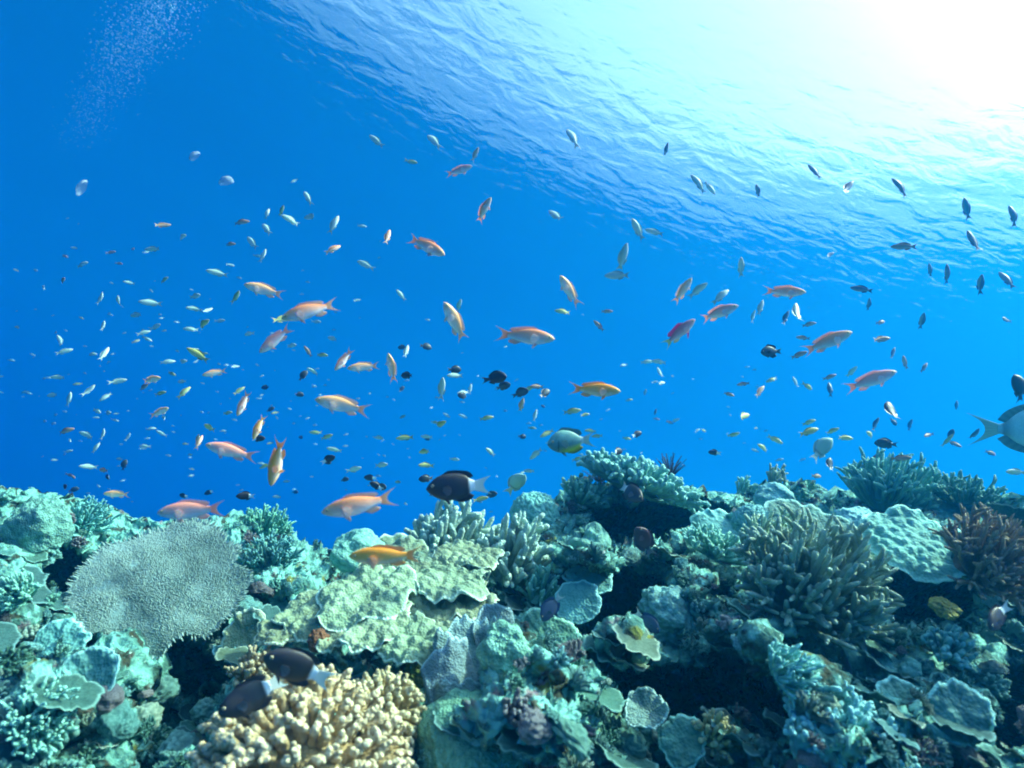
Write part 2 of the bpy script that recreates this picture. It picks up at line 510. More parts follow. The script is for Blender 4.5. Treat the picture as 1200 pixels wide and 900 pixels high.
# ------------------------------------------------------------------ coral colonies
M_CREAM = coral_mat('cream_coral', (.34, .28, .12), (.58, .54, .33), (.20, .16, .07), 40, .003)
M_TAN = coral_mat('tan_coral', (.17, .29, .20), (.50, .70, .55), (.07, .12, .09), 40, .003)
M_GREEN = coral_mat('green_coral', (.06, .25, .20), (.24, .58, .49), (.03, .10, .08), 40, .003)
M_PALE = coral_mat('pale_coral', (.13, .38, .32), (.34, .72, .63), (.05, .16, .135), 40, .003)
M_TABLE = coral_mat('table_coral', (.20, .31, .26), (.38, .53, .45), (.15, .24, .19), 20, .002)
M_PLATE = coral_mat('plate_coral', (.25, .34, .20), (.54, .70, .52), (.12, .17, .10), 50, .003, patch=.7)
M_DULLPLATE = coral_mat('dull_plate_coral', (.08, .23, .19), (.28, .58, .50), (.035, .10, .085), 40, .003, patch=.7)
M_BLADE = coral_mat('blade_coral', (.14, .25, .24), (.36, .58, .56), (.07, .13, .12), 60, .004, patch=.7)
M_BROWN = coral_mat('brown_coral', (.16, .11, .075), (.32, .25, .18), (.06, .045, .03), 40, .003)
M_BOULDER = coral_mat('boulder_coral', (.08, .23, .165), (.22, .48, .37), (.035, .09, .07), 60, .004)
M_MAUVE = coral_mat('mauve_coral', (.20, .19, .20), (.38, .40, .40), (.10, .09, .10), 40, .003)
M_DARK = coral_mat('dark_arms', (.012, .016, .018), (.05, .055, .05), (.008, .008, .009), 60, .001)
M_STAR = coral_mat('ringed_arms', (.05, .06, .05), (.30, .36, .32), (.02, .02, .02), 60, .001)
M_YELLOW = coral_mat('yellow_sponge', (.17, .19, .03), (.26, .30, .08), (.07, .08, .02), 40, .004)
M_RED = coral_mat('red_sponge', (.16, .04, .03), (.2, .06, .04), (.08, .02, .015), 40, .004)

def nrm(a): return a / (np.linalg.norm(a, axis=-1, keepdims=True) + 1e-9)

def bush(seed, n=60, R=.1, H=.08, r=.006, sub=3, spread=.9, club=0., sublen=.4, k=6, rough=.0, jit=.16, upbias=.25, t0r=(.42, .9), core=0.):
    """a branching colony: tapering fingers spreading from one foot, with side branchlets and pale tips"""
    g = np.random.default_rng(seed)
    i = np.arange(n)
    th = np.arccos(np.clip(1 - (i + .5) / n * spread, -1, 1)) + g.normal(0, .07, n)
    ph = i * 2.39996 + g.normal(0, .25, n)
    L = 1 + g.uniform(-jit * 1.6, jit, n)
    e = np.stack([R * np.sin(th) * np.cos(ph), R * np.sin(th) * np.sin(ph), H * np.cos(th)], 1) * L[:, None]
    e[:, 2] += .12 * H
    s = e * np.array([.22, .22, 0]) + np.array([0, 0, -.10 * H])
    if core:
        s = e * core
    c = s + (e - s) * (np.array([.5, .5, .5]) if core else np.array([.62, .62, .36]))
    m = 8
    t = np.linspace(0, 1, m)
    def bez(s, c, e):
        T = t[None, :, None]
        return (1 - T) ** 2 * s[:, None] + 2 * T * (1 - T) * c[:, None] + T ** 2 * e[:, None]
    def prof(B, r0):
        tt = np.append(t[:-1] * .97, 1.0)
        p = (1.15 - .35 * tt + club * sstep(.45, .95, tt))
        p[-1] = .10; p[-2] *= .80
        return r0[:, None] * p[None]
    rr = r * g.uniform(.8, 1.2, n)
    mb = MB()
    def emit(P, Rd, base_tip):
        # crowd the last rings so that the tip is rounded
        v, q = tubes(P, Rd, k)
        tip = np.repeat((base_tip + (1 - base_tip) * np.clip((t - .55) / .45, 0, 1) ** 1.5)[None], len(P), 0)
        if rough:
            v = v + rough * np.stack([noise3(v, r * 2.2, seed), noise3(v + 9, r * 2.2, seed + 1), noise3(v + 19, r * 2.2, seed + 2)], 1)
        mb.add(v, q, c=np.repeat(tip.ravel(), k))
    P0 = bez(s, c, e)
    P0[:, -2] = P0[:, -1] - (P0[:, -1] - P0[:, -2]) * .35
    emit(P0, prof(n, rr), 0.)
    for _ in range(sub):
        t0 = g.uniform(t0r[0], t0r[1], n)
        T = t0[:, None]
        o = (1 - T) ** 2 * s + 2 * T * (1 - T) * c + T ** 2 * e
        d = nrm(2 * (1 - T) * (c - s) + 2 * T * (e - c))
        a = nrm(d + .95 * nrm(g.normal(0, 1, (n, 3))) + np.array([0, 0, upbias]))
        ln = (sublen * (.5 * R + .5 * H) * g.uniform(.55, 1.1, n))[:, None]
        e2 = o + a * ln
        c2 = o + (d * .35 + a * .45) * ln * .6
        P = bez(o, c2, e2)
        P[:, -2] = P[:, -1] - (P[:, -1] - P[:, -2]) * .35
        emit(P, prof(n, rr * .78), .15)
    return mb

def foot(mb, R, h, seed):
    """the encrusting base a colony grows from"""
    n, m = 9, 28
    a = np.linspace(0, 2 * math.pi, m, endpoint=False)
    r = np.linspace(.02, 1, n)
    p = np.stack([R * r[:, None] * np.cos(a)[None], R * r[:, None] * np.sin(a)[None], h * (1 - r[:, None] ** 2) + 0 * a[None]], -1).reshape(-1, 3)
    p += .18 * R * np.stack([noise3(p, R * .5, seed), noise3(p + 3, R * .5, seed), noise3(p + 7, R * .5, seed)], 1)
    p[:, 2] -= .05 * R
    mb.add(p, grid_quads(n, m, True))
    return mb

def dome(seed, R=.06, H=.05, bump=.2, cell=.2, warp=.25, nu=44, nv=72):
    """a massive rounded colony with a knobbly or brain-like skin"""
    u = np.linspace(.015, .62 * math.pi, nu)
    a = np.linspace(0, 2 * math.pi, nv, endpoint=False)
    d = np.stack([np.sin(u)[:, None] * np.cos(a)[None], np.sin(u)[:, None] * np.sin(a)[None], np.cos(u)[:, None] + 0 * a[None]], -1).reshape(-1, 3)
    w = 1 - worley(d, cell, seed)
    rad = 1 + warp * noise3(d, .8, seed) + .5 * warp * noise3(d, .35, seed + 3) + .05 * noise3(d, .13, seed + 5) + .025 * noise3(d, .06, seed + 6) + bump * cell * w
    p = d * rad[:, None] * np.array([R, R, H])
    mb = MB().add(p, grid_quads(nu, nv, True), c=np.clip(w * 1.1 - .1, 0, 1))
    top = p[:nv].mean(0)
    mb.add(np.vstack([p[:nv], top]), t=[(j, (j + 1) % nv, nv) for j in range(nv)], c=np.append(np.clip(w[:nv], 0, 1), .6))
    return mb

def plate(seed, R=.1, span=220, cup=.12, wave=.08, k=3, thick=.006, lump=.010, cell=.03, aspect=1., rim=.10, scal=.16, nr=34, nt=None):
    """a thin spreading leaf of coral: wavy, lobed outline, lumpy upper face, pale growing rim"""
    g = np.random.default_rng(seed)
    full = span >= 359
    nt = nt or int(40 + span / 3)
    th = np.linspace(-span / 2, span / 2, nt, endpoint=not full) * math.pi / 180
    r = np.linspace(.0015, 1, nr) ** .8
    circ = np.stack([np.cos(th), np.sin(th), 0 * th], 1)
    out = 1 + scal * (noise3(circ + seed, .75, seed) + .55 * noise3(circ + seed, .28, seed + 1) + .25 * noise3(circ + seed, .11, seed + 2))
    ph = g.uniform(0, 6.28)
    X = R * r[:, None] * out[None] * np.cos(th)[None]
    Y = R * aspect * r[:, None] * out[None] * np.sin(th)[None]
    Z = R * (cup * r[:, None] ** 2 + wave * r[:, None] ** 2.5 * np.sin(k * th + ph + 1.5 * noise3(circ * 2 + seed, .5, seed + 4))[None] + .4 * wave * r[:, None] ** 3 * noise3(circ + seed, .2, seed + 5)[None])
    top = np.stack([X, Y, Z], -1).reshape(-1, 3)
    w = 1 - worley(top, cell, seed + 6)
    edge = np.repeat(r, nt)
    lum = lump * w * (1 - sstep(.86, 1, edge)) + .35 * lump * noise3(top, cell * 2.5, seed + 7)
    th_ = thick * (1.25 - .75 * edge)
    up = top + np.stack([0 * lum, 0 * lum, lum + th_ * .5], 1)
    dn = top - np.stack([0 * lum, 0 * lum, th_ * .5 + .15 * lum], 1)
    tip = np.clip(sstep(1 - rim, 1 - rim * .25, edge) + .35 * np.clip(w - .35, 0, 1), 0, 1)
    mb = MB()
    mb.add(up, grid_quads(nr, nt, full), c=tip)
    mb.add(dn, grid_quads(nr, nt, full)[:, ::-1], c=sstep(1 - rim * .6, 1, edge))
    N = nr * nt
    allv = np.concatenate([up, dn])
    # rim strip, slightly bulged
    a, b = up[-nt:], dn[-nt:]
    mid = (a + b) / 2 + nrm(np.stack([X[-1], Y[-1], 0 * th], 1)) * thick * .35
    strip = np.concatenate([a, mid, b])
    mb.add(strip, grid_quads(3, nt, full)[:, ::-1], c=1.0 * np.ones(len(strip)))
    if not full:
        for j in (0, nt - 1):
            s2 = np.concatenate([up[j::nt], dn[j::nt]])
            q = grid_quads(2, nr)
            mb.add(s2, q if j == 0 else q[:, ::-1])
    return mb

def blade(seed, W=.1, H=.12, wav=.02, k=2, thick=.006, lump=.006, nu=50, nv=36):
    """an upright wavy coral blade with a scalloped pale upper edge"""
    g = np.random.default_rng(seed)
    u = np.linspace(-1, 1, nu); v = np.linspace(0, 1, nv)
    ph = g.uniform(0, 6)
    one = np.stack([u, 0 * u, 0 * u], 1)
    hgt = H * (1 - .45 * np.abs(u) ** 2.4 + .16 * noise3(one + seed, .4, seed) + .07 * noise3(one + seed, .13, seed + 1))
    X = W * u[None] * (.62 + .38 * v[:, None])
    Y = wav * (.4 + .9 * v[:, None]) * np.sin(k * u[None] * 2 + ph) + wav * .8 * v[:, None] ** 2 * noise3(one + seed, .35, seed + 2)[None]
    Z = hgt[None] * v[:, None] - .12 * H
    p = np.stack([X, Y, Z], -1).reshape(-1, 3)
    w = 1 - worley(p, .02, seed + 3)
    h = lump * w + .5 * lump * noise3(p, .05, seed + 4)
    vv = np.repeat(v, nu)
    tt = thick * (1.3 - .8 * vv) * .5
    f_ = p.copy(); f_[:, 1] -= tt + h * (1 - sstep(.85, 1, vv))
    b_ = p.copy(); b_[:, 1] += tt + h * (1 - sstep(.85, 1, vv))
    ring = np.concatenate([f_.reshape(nv, nu, 3), b_.reshape(nv, nu, 3)[:, ::-1]], 1)
    tip = np.clip(sstep(.93, .99, np.repeat(v[:, None], 2 * nu, 1)) + .25 * np.concatenate([w.reshape(nv, nu), w.reshape(nv, nu)[:, ::-1]], 1), 0, 1)
    mb = MB().add(ring.reshape(-1, 3), grid_quads(nv, 2 * nu, True), c=tip.ravel())
    lid = np.concatenate([f_.reshape(nv, nu, 3)[-1], b_.reshape(nv, nu, 3)[-1]])
    mb.add(lid, grid_quads(2, nu), c=np.ones(2 * nu))
    return mb

def grow_rot(nrmv, lean=.5, spin=0., tilt_cam=0.):
    """rotation that takes local z to a mix of straight up and the reef's own direction"""
    up = RM.transposed() @ Vector((0, 0, 1))
    z = (nrmv * lean + up * (1 - lean) + Vector((0, -tilt_cam, 0))).normalized()
    x = Vector((1, 0, 0)); x = (x - z * x.dot(z)).normalized()
    y = z.cross(x)
    m = Matrix((x, y, z)).transposed()
    return m @ Rz(spin)

def seat(px, py, sink=.0, toward=.0):
    p, n = reef_at(px, py)
    return p - n * sink + Vector((0, -toward, 0)), n

def simple(name, mb, mat, label, cat, px, py, group=None, lean=.5, spin=0, tilt=.25, sink=.01, s=1., rot=None, toward=0.):
    o = obj(name, mb.mesh(name, mat))
    p, n = seat(px, py, sink, toward)
    put(o, p, rot if rot is not None else grow_rot(n, lean, spin, tilt), s)
    return tag(o, label, cat, group)

def rad_at(px, py, wpx):
    p, n = reef_at(px, py)
    return wpx / FOC * p.y * .5

# ---- the big table coral
def table_coral():
    g = np.random.default_rng(5)
    R = .285
    root = bpy.data.objects.new('table_coral', None); COL.objects.link(root)
    def rim(th):
        c = np.stack([np.cos(th), np.sin(th), 0 * th], 1)
        return R * (1 + .17 * noise3(c + 3, .8, 4) + .13 * noise3(c + 3, .33, 5) + .06 * noise3(c, .13, 6))
    nt, nr = 120, 36
    th = np.linspace(0, 2 * math.pi, nt, endpoint=False)
    r = np.linspace(.02, 1, nr)
    p = np.stack([r[:, None] * rim(th)[None] * np.cos(th)[None], .95 * r[:, None] * rim(th)[None] * np.sin(th)[None], 0 * r[:, None] * th[None]], -1).reshape(-1, 3)
    def bow(q): return -.10 * R * ((q[:, 0] ** 2 + q[:, 1] ** 2) / R ** 2) + .035 * R * noise3(q, R * .5, 8)
    up = p.copy(); up[:, 2] = bow(p) + .004
    e = np.repeat(r, nt)
    dn = p.copy(); dn[:, 2] = bow(p) - .006 - .030 * (1 - e) ** 1.2
    mb = MB().add(up, grid_quads(nr, nt, True), c=.0 * e).add(dn, grid_quads(nr, nt, True)[:, ::-1], c=.0 * e)
    mb.add(np.concatenate([up[-nt:], dn[-nt:]]), grid_quads(2, nt, True)[:, ::-1], c=np.full(2 * nt, .5))
    obj('plate', mb.mesh('plate', M_TABLE), root)
    # short upright branchlets all over and a fringe of longer ones round the rim
    n = 65000
    rr = np.sqrt(g.uniform(.0, 1, n)); a = g.uniform(0, 2 * math.pi, n)
    b = np.stack([rr * rim(a) * np.cos(a), .95 * rr * rim(a) * np.sin(a), 0 * a], 1)
    b[:, 2] = bow(b)
    ln = g.uniform(.004, .009, n) * (1 + .5 * noise3(b, .05, 12))
    outw = np.stack([np.cos(a), np.sin(a), 0 * a], 1)
    d = nrm(np.array([0, 0, 1.]) + outw * (.15 + .95 * rr[:, None] ** 6) + g.normal(0, .22, (n, 3)))
    t = np.array([0, .45, .8, 1.])
    P = b[:, None] + d[:, None] * (ln[:, None] * t[None])[:, :, None]
    Rd = g.uniform(.0020, .0031, n)[:, None] * np.array([1.25, 1.05, .8, .25])[None]
    v, q = tubes(P, Rd, 5)
    patch = .5 + .5 * np.clip(noise3(b, .11, 14) * 1.6, -1, 1)
    tip = np.repeat((np.array([0, .35, .8, 1.])[None] * (.35 + .6 * patch[:, None])).ravel(), 5)
    bm = MB().add(v, q, c=tip)
    n = 560
    a = np.linspace(0, 2 * math.pi, n, endpoint=False) + g.normal(0, .006, n)
    o = np.stack([.97 * rim(a) * np.cos(a), .97 * .95 * rim(a) * np.sin(a), 0 * a], 1); o[:, 2] = bow(o)
    d = nrm(np.stack([np.cos(a), np.sin(a), .3 + 0 * a], 1) + g.normal(0, .2, (n, 3)))
    t = np.array([0, .4, .8, 1.])
    ln = g.uniform(.012, .032, n)
    P = o[:, None] + d[:, None] * (ln[:, None] * t[None])[:, :, None]
    v, q = tubes(P, g.uniform(.002, .0033, n)[:, None] * np.array([1.2, 1.05, .8, .25])[None], 5)
    bm.add(v, q, c=np.repeat(np.tile(np.array([.2, .5, .9, 1.]), n), 5))
    obj('branchlets', bm.mesh('branchlets', M_TABLE), root)
    st = MB()
    P = np.array([[[0, 0, -.045], [0.01, .02, -.07], [.02, .06, -.13], [.02, .10, -.2]]])
    v, q = tubes(P, np.array([[.045, .05, .05, .07]]), 14)
    st.add(v + .008 * np.stack([noise3(v, .03, 1), noise3(v, .03, 2), noise3(v, .03, 3)], 1), q)
    obj('stalk', st.mesh('stalk', M_TABLE), root)
    put(root, FP(181, 681, 1.50), Ry(10) @ Rx(40), .71)
    tag(root, 'big flat round grey table coral with a finely bristled top and fringed rim', 'coral')
table_coral()

# ---- the cream lettuce coral in the middle: one colony of stacked leaves
def lettuce():
    root = bpy.data.objects.new('lettuce_coral', None); COL.objects.link(root)
    base = FP(450, 700, 1.30)
    root.matrix_world = R4 @ Matrix.Translation(base)
    leaves = [  # px, py, depth, width px, span, spin (0 = to the right), tilt to camera, cup, wave, k, seed
        (430, 694, 1.29, 116, 360, -95, 15, -.04, .09, 6, 1), (446, 726, 1.22, 92, 360, -95, 12, -.06, .11, 5, 16), (370, 718, 1.27, 88, 360, -112, 12, -.03, .10, 4, 3), (336, 735, 1.24, 66, 360, -110, 10, .0, .11, 4, 4),
        (526, 672, 1.40, 116, 360, -50, 5, -.04, .11, 5, 5), (514, 724, 1.27, 116, 360, -75, 9, -.05, .11, 5, 2), (545, 650, 1.49, 84, 360, -40, 5, .0, .10, 4, 7), (534, 700, 1.34, 96, 360, -20, 7, -.02, .12, 5, 14),
        (478, 660, 1.46, 110, 360, -50, 12, .02, .09, 4, 12), (488, 746, 1.18, 84, 360, -85, 12, -.06, .11, 4, 9), (546, 742, 1.24, 60, 360, -68, 6, .02, .14, 4, 11), (400, 742, 1.20, 66, 360, -100, 10, -.03, .12, 4, 15)]
    for px, py, d, w, span, spin, tl, cup, wv, k, sd in leaves:
        R = w / FOC * d * .52
        o = obj('leaf', plate(sd + 40, R, span, cup, wv, k, .0042, .014, .021, .85, .05, .24).mesh('leaf', M_PLATE), root)
        o.matrix_world = R4 @ Matrix.Translation(FP(px, py, d)) @ (Rx(tl) @ Rz(spin)).to_4x4()
    tag(root, 'stack of cream yellow wavy lettuce coral leaves with pale rims in mid reef', 'coral')
lettuce()

# ---- separate plates and saucers
def plate_thing(label, px, py, wpx, span=300, spin=-90, tl=35, cup=.15, wv=.08, k=3, sd=0, mat=None, d=None, roll=0, lump=.007, aspect=1., group=None, name='plate_coral', toward=.02):
    if d is None:
        p, n = reef_at(px, py); p = p + Vector((0, -toward, 0))
    else:
        p = FP(px, py, d)
    o = obj(name, plate(sd + 200, wpx / FOC * p.y * .55, span, cup, wv, k, .0055, lump, .02, aspect).mesh(name, mat or M_DULLPLATE))
    put(o, p, Ry(roll) @ Rx(tl) @ Rz(spin))
    return tag(o, label, 'coral', group)
plate_thing('small cream tongue of plate coral just beyond the table coral fringe', 291, 738, 46, 360, -70, 62, .1, .1, 3, 1, M_PLATE)
plate_thing('pale cream saucer coral, the upper of a pair over the dark hole', 690, 678, 52, 360, -60, 30, .04, .03, 2, 2, M_PALE, 1.52, roll=-8, lump=.002)
plate_thing('pale smooth saucer coral, the lower of a pair over the dark hole', 676, 705, 48, 360, -50, 48, .03, .03, 2, 3, M_PALE, 1.46, roll=-14, lump=.002)
plate_thing('broad flat greenish plate coral on the far ridge below the crest knobs', 950, 622, 92, 360, -90, 30, .06, .06, 3, 4, M_DULLPLATE, 1.62)
plate_thing('pale knobbly plate coral jutting over the dark cave', 1075, 632, 105, 360, -100, 34, -.06, .08, 5, 5, M_PALE, 1.36, lump=.014)
plate_thing('small round dark cup coral tucked under the knobbly plate', 1034, 650, 34, 360, 0, 50, .5, .05, 3, 6, M_DULLPLATE, 1.42)
plate_thing('pale round leaf coral in the low corner beneath the cave', 1060, 832, 56, 360, -90, 50, .12, .08, 3, 7, M_DULLPLATE, 1.02)
plate_thing('large dull leaf coral spreading under the yellow sponge cave', 1122, 838, 66, 360, -60, 48, .14, .10, 3, 8, M_DULLPLATE, .98, roll=-15)
plate_thing('pale cup of plate coral on the shaded slope below the table coral', 112, 790, 62, 360, -80, 50, .25, .08, 3, 9, M_PALE)
plate_thing('flat pale plate coral on the slope under the table coral edge', 80, 752, 58, 360, -40, 40, .06, .08, 3, 10, M_PALE)
plate_thing('upright vase of thin coral with a white lip in the lower cave', 757, 836, 46, 360, -90, 26, .35, .12, 4, 11, M_BLADE, 1.08, lump=.004, roll=-8)
plate_thing('grey leaf coral lying beside the vase coral', 800, 868, 52, 360, -130, 44, .08, .08, 2, 12, M_DULLPLATE, 1.05, roll=-20)
plate_thing('thin shelf of plate coral rimming the rock behind the lettuce coral', 470, 652, 70, 360, -60, 26, .1, .08, 3, 13, M_PLATE)
plate_thing('ragged plate coral forming the roof edge of the ridge cave', 850, 622, 70, 360, -80, 28, .05, .1, 4, 14, M_PALE)
plate_thing('tilted plate coral under the staghorn thicket on the crest', 1108, 598, 90, 360, -80, 24, .02, .08, 4, 15, M_PALE)
plate_thing('curled lip of plate coral on the cave sill', 640, 745, 70, 360, -70, 36, .1, .08, 3, 16, M_DULLPLATE)

# ---- branching colonies with a label of their own
def bush_thing(label, px, py, wpx, hpx, mat, n=70, rf=.055, sub=3, spread=.95, club=0., sd=0, tilt=.35, lean=.4, name='branching_coral', sublen=.38, rough=0., toward=0., k=6, group=None, d=None, jit=.16, t0r=(.42, .9), core=0.):
    if d is None:
        p, nv = reef_at(px, py)
        p = p + Vector((0, -toward, 0))
    else:
        p, nv = FP(px, py, d), Vector((0, -.4, .9))
    R = wpx / FOC * p.y * .5
    H = hpx / FOC * p.y
    mb = bush(sd + 500, n, R, H, R * rf, sub, spread, club, sublen, k, rough * R * rf, jit, .25, t0r, core)
    foot(mb, R * (core * 1.06 if core else .55), H * (core * 1.1 if core else .2), sd)
    o = obj(name, mb.mesh(name, mat))
    put(o, p - nv * .01, grow_rot(nv, lean, 0, tilt))
    return tag(o, label, 'coral', group)
bush_thing('thick fingered tan coral standing against blue water behind the lettuce coral', 525, 655, 104, 66, M_TAN, 70, .085, 2, .95, .15, 1, .15, .1, 'finger_coral', .42, d=1.75)
bush_thing('clump of blunt tan finger coral beside the taller thick fingered coral', 596, 668, 84, 66, M_TAN, 50, .10, 2, .9, .1, 2, .3, .2, 'finger_coral', .42, d=1.60)
bush_thing('cluster of stubby tan knobs just above the lettuce coral leaves', 545, 684, 40, 36, M_TAN, 18, .16, 2, .8, .2, 3, .3, .3, 'finger_coral', .5, d=1.45)
bush_thing('large cream cauliflower coral with fat rounded lobes at the very front', 358, 905, 250, 70, M_CREAM, 330, .040, 4, 1.0, .35, 4, .55, .1, 'cauliflower_coral', .11, .45, k=8, d=.86, jit=.07, t0r=(.5, .95), core=.74)
bush_thing('smaller cream cauliflower lobes rising behind the front colony', 446, 838, 100, 44, M_CREAM, 120, .065, 3, 1.0, .4, 5, .5, .1, 'cauliflower_coral', .14, .35, k=8, d=.98, jit=.07, t0r=(.5, .95), core=.7)
bush_thing('big bushy tan staghorn coral filling the slope above the dark cave', 945, 700, 160, 100, M_TAN, 130, .048, 4, 1.05, 0., 6, .45, .4, 'staghorn_coral', .34, d=1.32)
bush_thing('yellowish staghorn coral just up-slope of the big bushy staghorn', 900, 660, 92, 62, M_TAN, 80, .055, 3, 1.0, 0., 7, .4, .4, 'staghorn_coral', .36, d=1.48)
bush_thing('staghorn thicket of upright fingers standing tallest on the crest', 1040, 590, 112, 58, M_GREEN, 120, .045, 3, .8, 0., 8, .1, .1, 'staghorn_coral', .34, d=1.95)
bush_thing('low hedge of fine green staghorn at the far end of the crest', 1132, 588, 88, 34, M_GREEN, 90, .045, 3, .9, 0., 9, .1, .1, 'staghorn_coral', .3, d=1.85)
bush_thing('wide cushion of knobbly pale coral capping the ridge', 745, 570, 150, 30, M_PALE, 150, .042, 3, .82, .35, 10, .1, .0, 'cushion_coral', .26, .3, d=2.0)
bush_thing('knobbly pale cushion coral at the seaward end of the ridge cap', 682, 584, 64, 28, M_PALE, 70, .06, 3, .82, .35, 11, .1, .05, 'cushion_coral', .26, .3, d=2.0)
bush_thing('shelf of short pale branch coral over the ridge cave', 838, 645, 92, 26, M_PALE, 90, .055, 3, .9, .1, 12, .2, .1, 'shelf_coral', .3, d=1.70)
bush_thing('brown bristly table of branch coral leaning out at the frame edge', 1160, 668, 130, 70, M_BROWN, 150, .035, 3, .9, 0., 13, .6, .3, 'bristle_coral', .3, d=1.15)
bush_thing('small cream cauliflower coral tucked inside the lower cave', 836, 862, 52, 34, M_CREAM, 34, .11, 2, 1.0, .5, 14, .5, .3, 'cauliflower_coral', .3, .3, d=1.05)
bush_thing('pale knob cluster in the shade below the yellow sponge', 1112, 762, 56, 30, M_PALE, 36, .10, 2, 1.0, .5, 15, .5, .3, 'cauliflower_coral', .3, .3, d=1.12)
bush_thing('pale lumpy bush coral spilling over the bottom edge below the cave', 985, 876, 150, 56, M_PALE, 120, .055, 3, 1.0, .3, 16, .6, .3, 'bush_coral', .3, .4, d=.92)
bush_thing('fringed green bush coral behind the table coral rim', 106, 612, 54, 30, M_GREEN, 60, .05, 3, .95, 0., 17, .2, .2, 'bush_coral', .3)
bush_thing('low spiky bush coral on the bank beyond the table coral', 310, 662, 70, 30, M_GREEN, 70, .05, 3, .95, 0., 18, .3, .3, 'bush_coral', .3)
bush_thing('fine green bush coral breaking the skyline past the pale orange fish', 312, 622, 60, 28, M_GREEN, 60, .05, 3, .95, 0., 19, .15, .2, 'bush_coral', .3)
bush_thing('small knob of branch coral poking up alone from the far crest', 905, 568, 26, 26, M_TAN, 16, .13, 2, .7, .1, 20, .1, .1, 'branching_coral', .5)
bush_thing('lone stubby coral spike on the crest between ridge cap and thicket', 870, 574, 18, 22, M_PALE, 10, .18, 2, .6, .1, 21, .1, .1, 'branching_coral', .5)
bush_thing('tuft of pale finger coral beside the two saucer corals', 630, 700, 46, 40, M_PALE, 26, .10, 2, .9, .1, 22, .4, .3, 'finger_coral', .42)
bush_thing('pale tuft of branch coral under the big staghorn', 915, 792, 64, 42, M_PALE, 50, .07, 3, .95, .1, 23, .5, .4, 'branching_coral', .34)
bush_thing('cream knobby colony wedged under the lettuce coral', 292, 800, 60, 36, M_CREAM, 40, .09, 2, 1., .5, 24, .5, .3, 'cauliflower_coral', .3, .3)
bush_thing('sunken pale bush coral in the low corner of the slope', 45, 850, 84, 36, M_PALE, 90, .06, 3, 1., .2, 25, .5, .4, 'bush_coral', .3, .3)
bush_thing('blunt pale branch coral high on the near slope', 24, 700, 46, 30, M_PALE, 50, .075, 3, 1., .2, 26, .5, .4, 'bush_coral', .3, .3)

# ---- massive colonies
def dome_thing(label, px, py, wpx, hf=.85, mat=None, bump=.5, cell=.22, sd=0, warp=.2, tilt=.3, name='boulder_coral', d=None, group=None, lean=.4):
    if d is None:
        p, nv = reef_at(px, py)
    else:
        p, nv = FP(px, py, d), Vector((0, -.4, .9))
    R = wpx / FOC * p.y * .5
    o = obj(name, dome(sd + 900, R, R * hf, bump, cell, warp).mesh(name, mat or M_BOULDER))
    put(o, p - nv * R * .2, grow_rot(nv, lean, sd * 40, tilt))
    return tag(o, label, 'coral', group)
dome_thing('round pimpled green coral head on the drop-off beside the ridge', 627, 602, 56, 1.0, M_GREEN, 1.0, .13, 1, .06, .1, d=1.95)
dome_thing('smooth two-lobed boulder coral below the ridge cap', 692, 640, 50, .95, None, .12, .5, 2, .35, .2, d=1.72)
dome_thing('tall ribbed lump of coral rising at the far edge of the slope', 44, 618, 58, 1.25, M_BOULDER, .5, .16, 3, .25, .1, d=1.55)
dome_thing('smooth pale boulder coral on the crest near the lone spike', 906, 586, 46, .9, M_PALE, .1, .5, 4, .2, .15, d=2.0)
dome_thing('green pitted boulder coral just under the smooth crest boulder', 884, 612, 48, .95, M_GREEN, .8, .12, 5, .12, .2, d=1.8)
dome_thing('wide low mound of fine green coral at the bottom centre', 560, 875, 140, .5, M_BOULDER, .9, .07, 6, .15, .5, 'mound_coral', d=.94)
dome_thing('grey boulder coral half hidden under the blade coral', 590, 760, 60, .8, M_BOULDER, .3, .3, 7, .25, .3)
dome_thing('dark pitted rock head between the two caves', 785, 716, 70, .8, M_DULLPLATE, .6, .2, 8, .3, .3, d=1.42)
dome_thing('round pale coral head on the bank above the lettuce coral', 422, 642, 62, .6, M_PALE, .5, .14, 9, .25, .2, d=2.0)
dome_thing('lumpy teal coral head beside the staghorn thicket', 1005, 612, 46, .8, M_PALE, .6, .2, 10, .25, .2, d=1.78)
dome_thing('ridged yellow sponge lump showing in the dark cave', 1108, 712, 26, .6, M_YELLOW, .8, .3, 11, .3, .4, 'yellow_sponge', d=1.22)['category'] = 'sponge'
dome_thing('red sponge crust in the shadow under the lettuce coral', 372, 748, 24, .7, M_RED, .5, .3, 12, .3, .5, 'red_sponge', d=1.17)['category'] = 'sponge'
dome_thing('mustard sponge lump on the rock beneath the feather star', 492, 788, 30, .6, M_YELLOW, .5, .3, 13, .3, .4, 'yellow_sponge', d=1.15)['category'] = 'sponge'

# ---- the upright blade coral in the middle front
def blades():
    root = bpy.data.objects.new('blade_coral', None); COL.objects.link(root)
    root.matrix_world = R4 @ Matrix.Translation(FP(548, 800, 1.06))
    for px, py, d, w, h, spin, tl, sd in ((560, 806, 1.08, 92, 96, -12, 22, 1), (528, 818, 1.04, 74, 74, 14, 30, 2), (578, 770, 1.14, 60, 66, 30, 14, 3), (534, 842, 1.0, 84, 46, -8, 26, 4), (592, 812, 1.06, 52, 66, 50, 20, 5), (516, 806, 1.08, 46, 66, -45, 20, 6)):
        o = obj('blade', blade(sd + 70, w / FOC * d * .5, h / FOC * d, .014, 1.7, .010, .009).mesh('blade', M_BLADE), root)
        o.matrix_world = R4 @ Matrix.Translation(FP(px, py, d)) @ (Rx(-1.3 * tl - 8) @ Rz(spin)).to_4x4()
    tag(root, 'grey upright blade coral of folded plates with pale blue edges', 'coral')
blades()

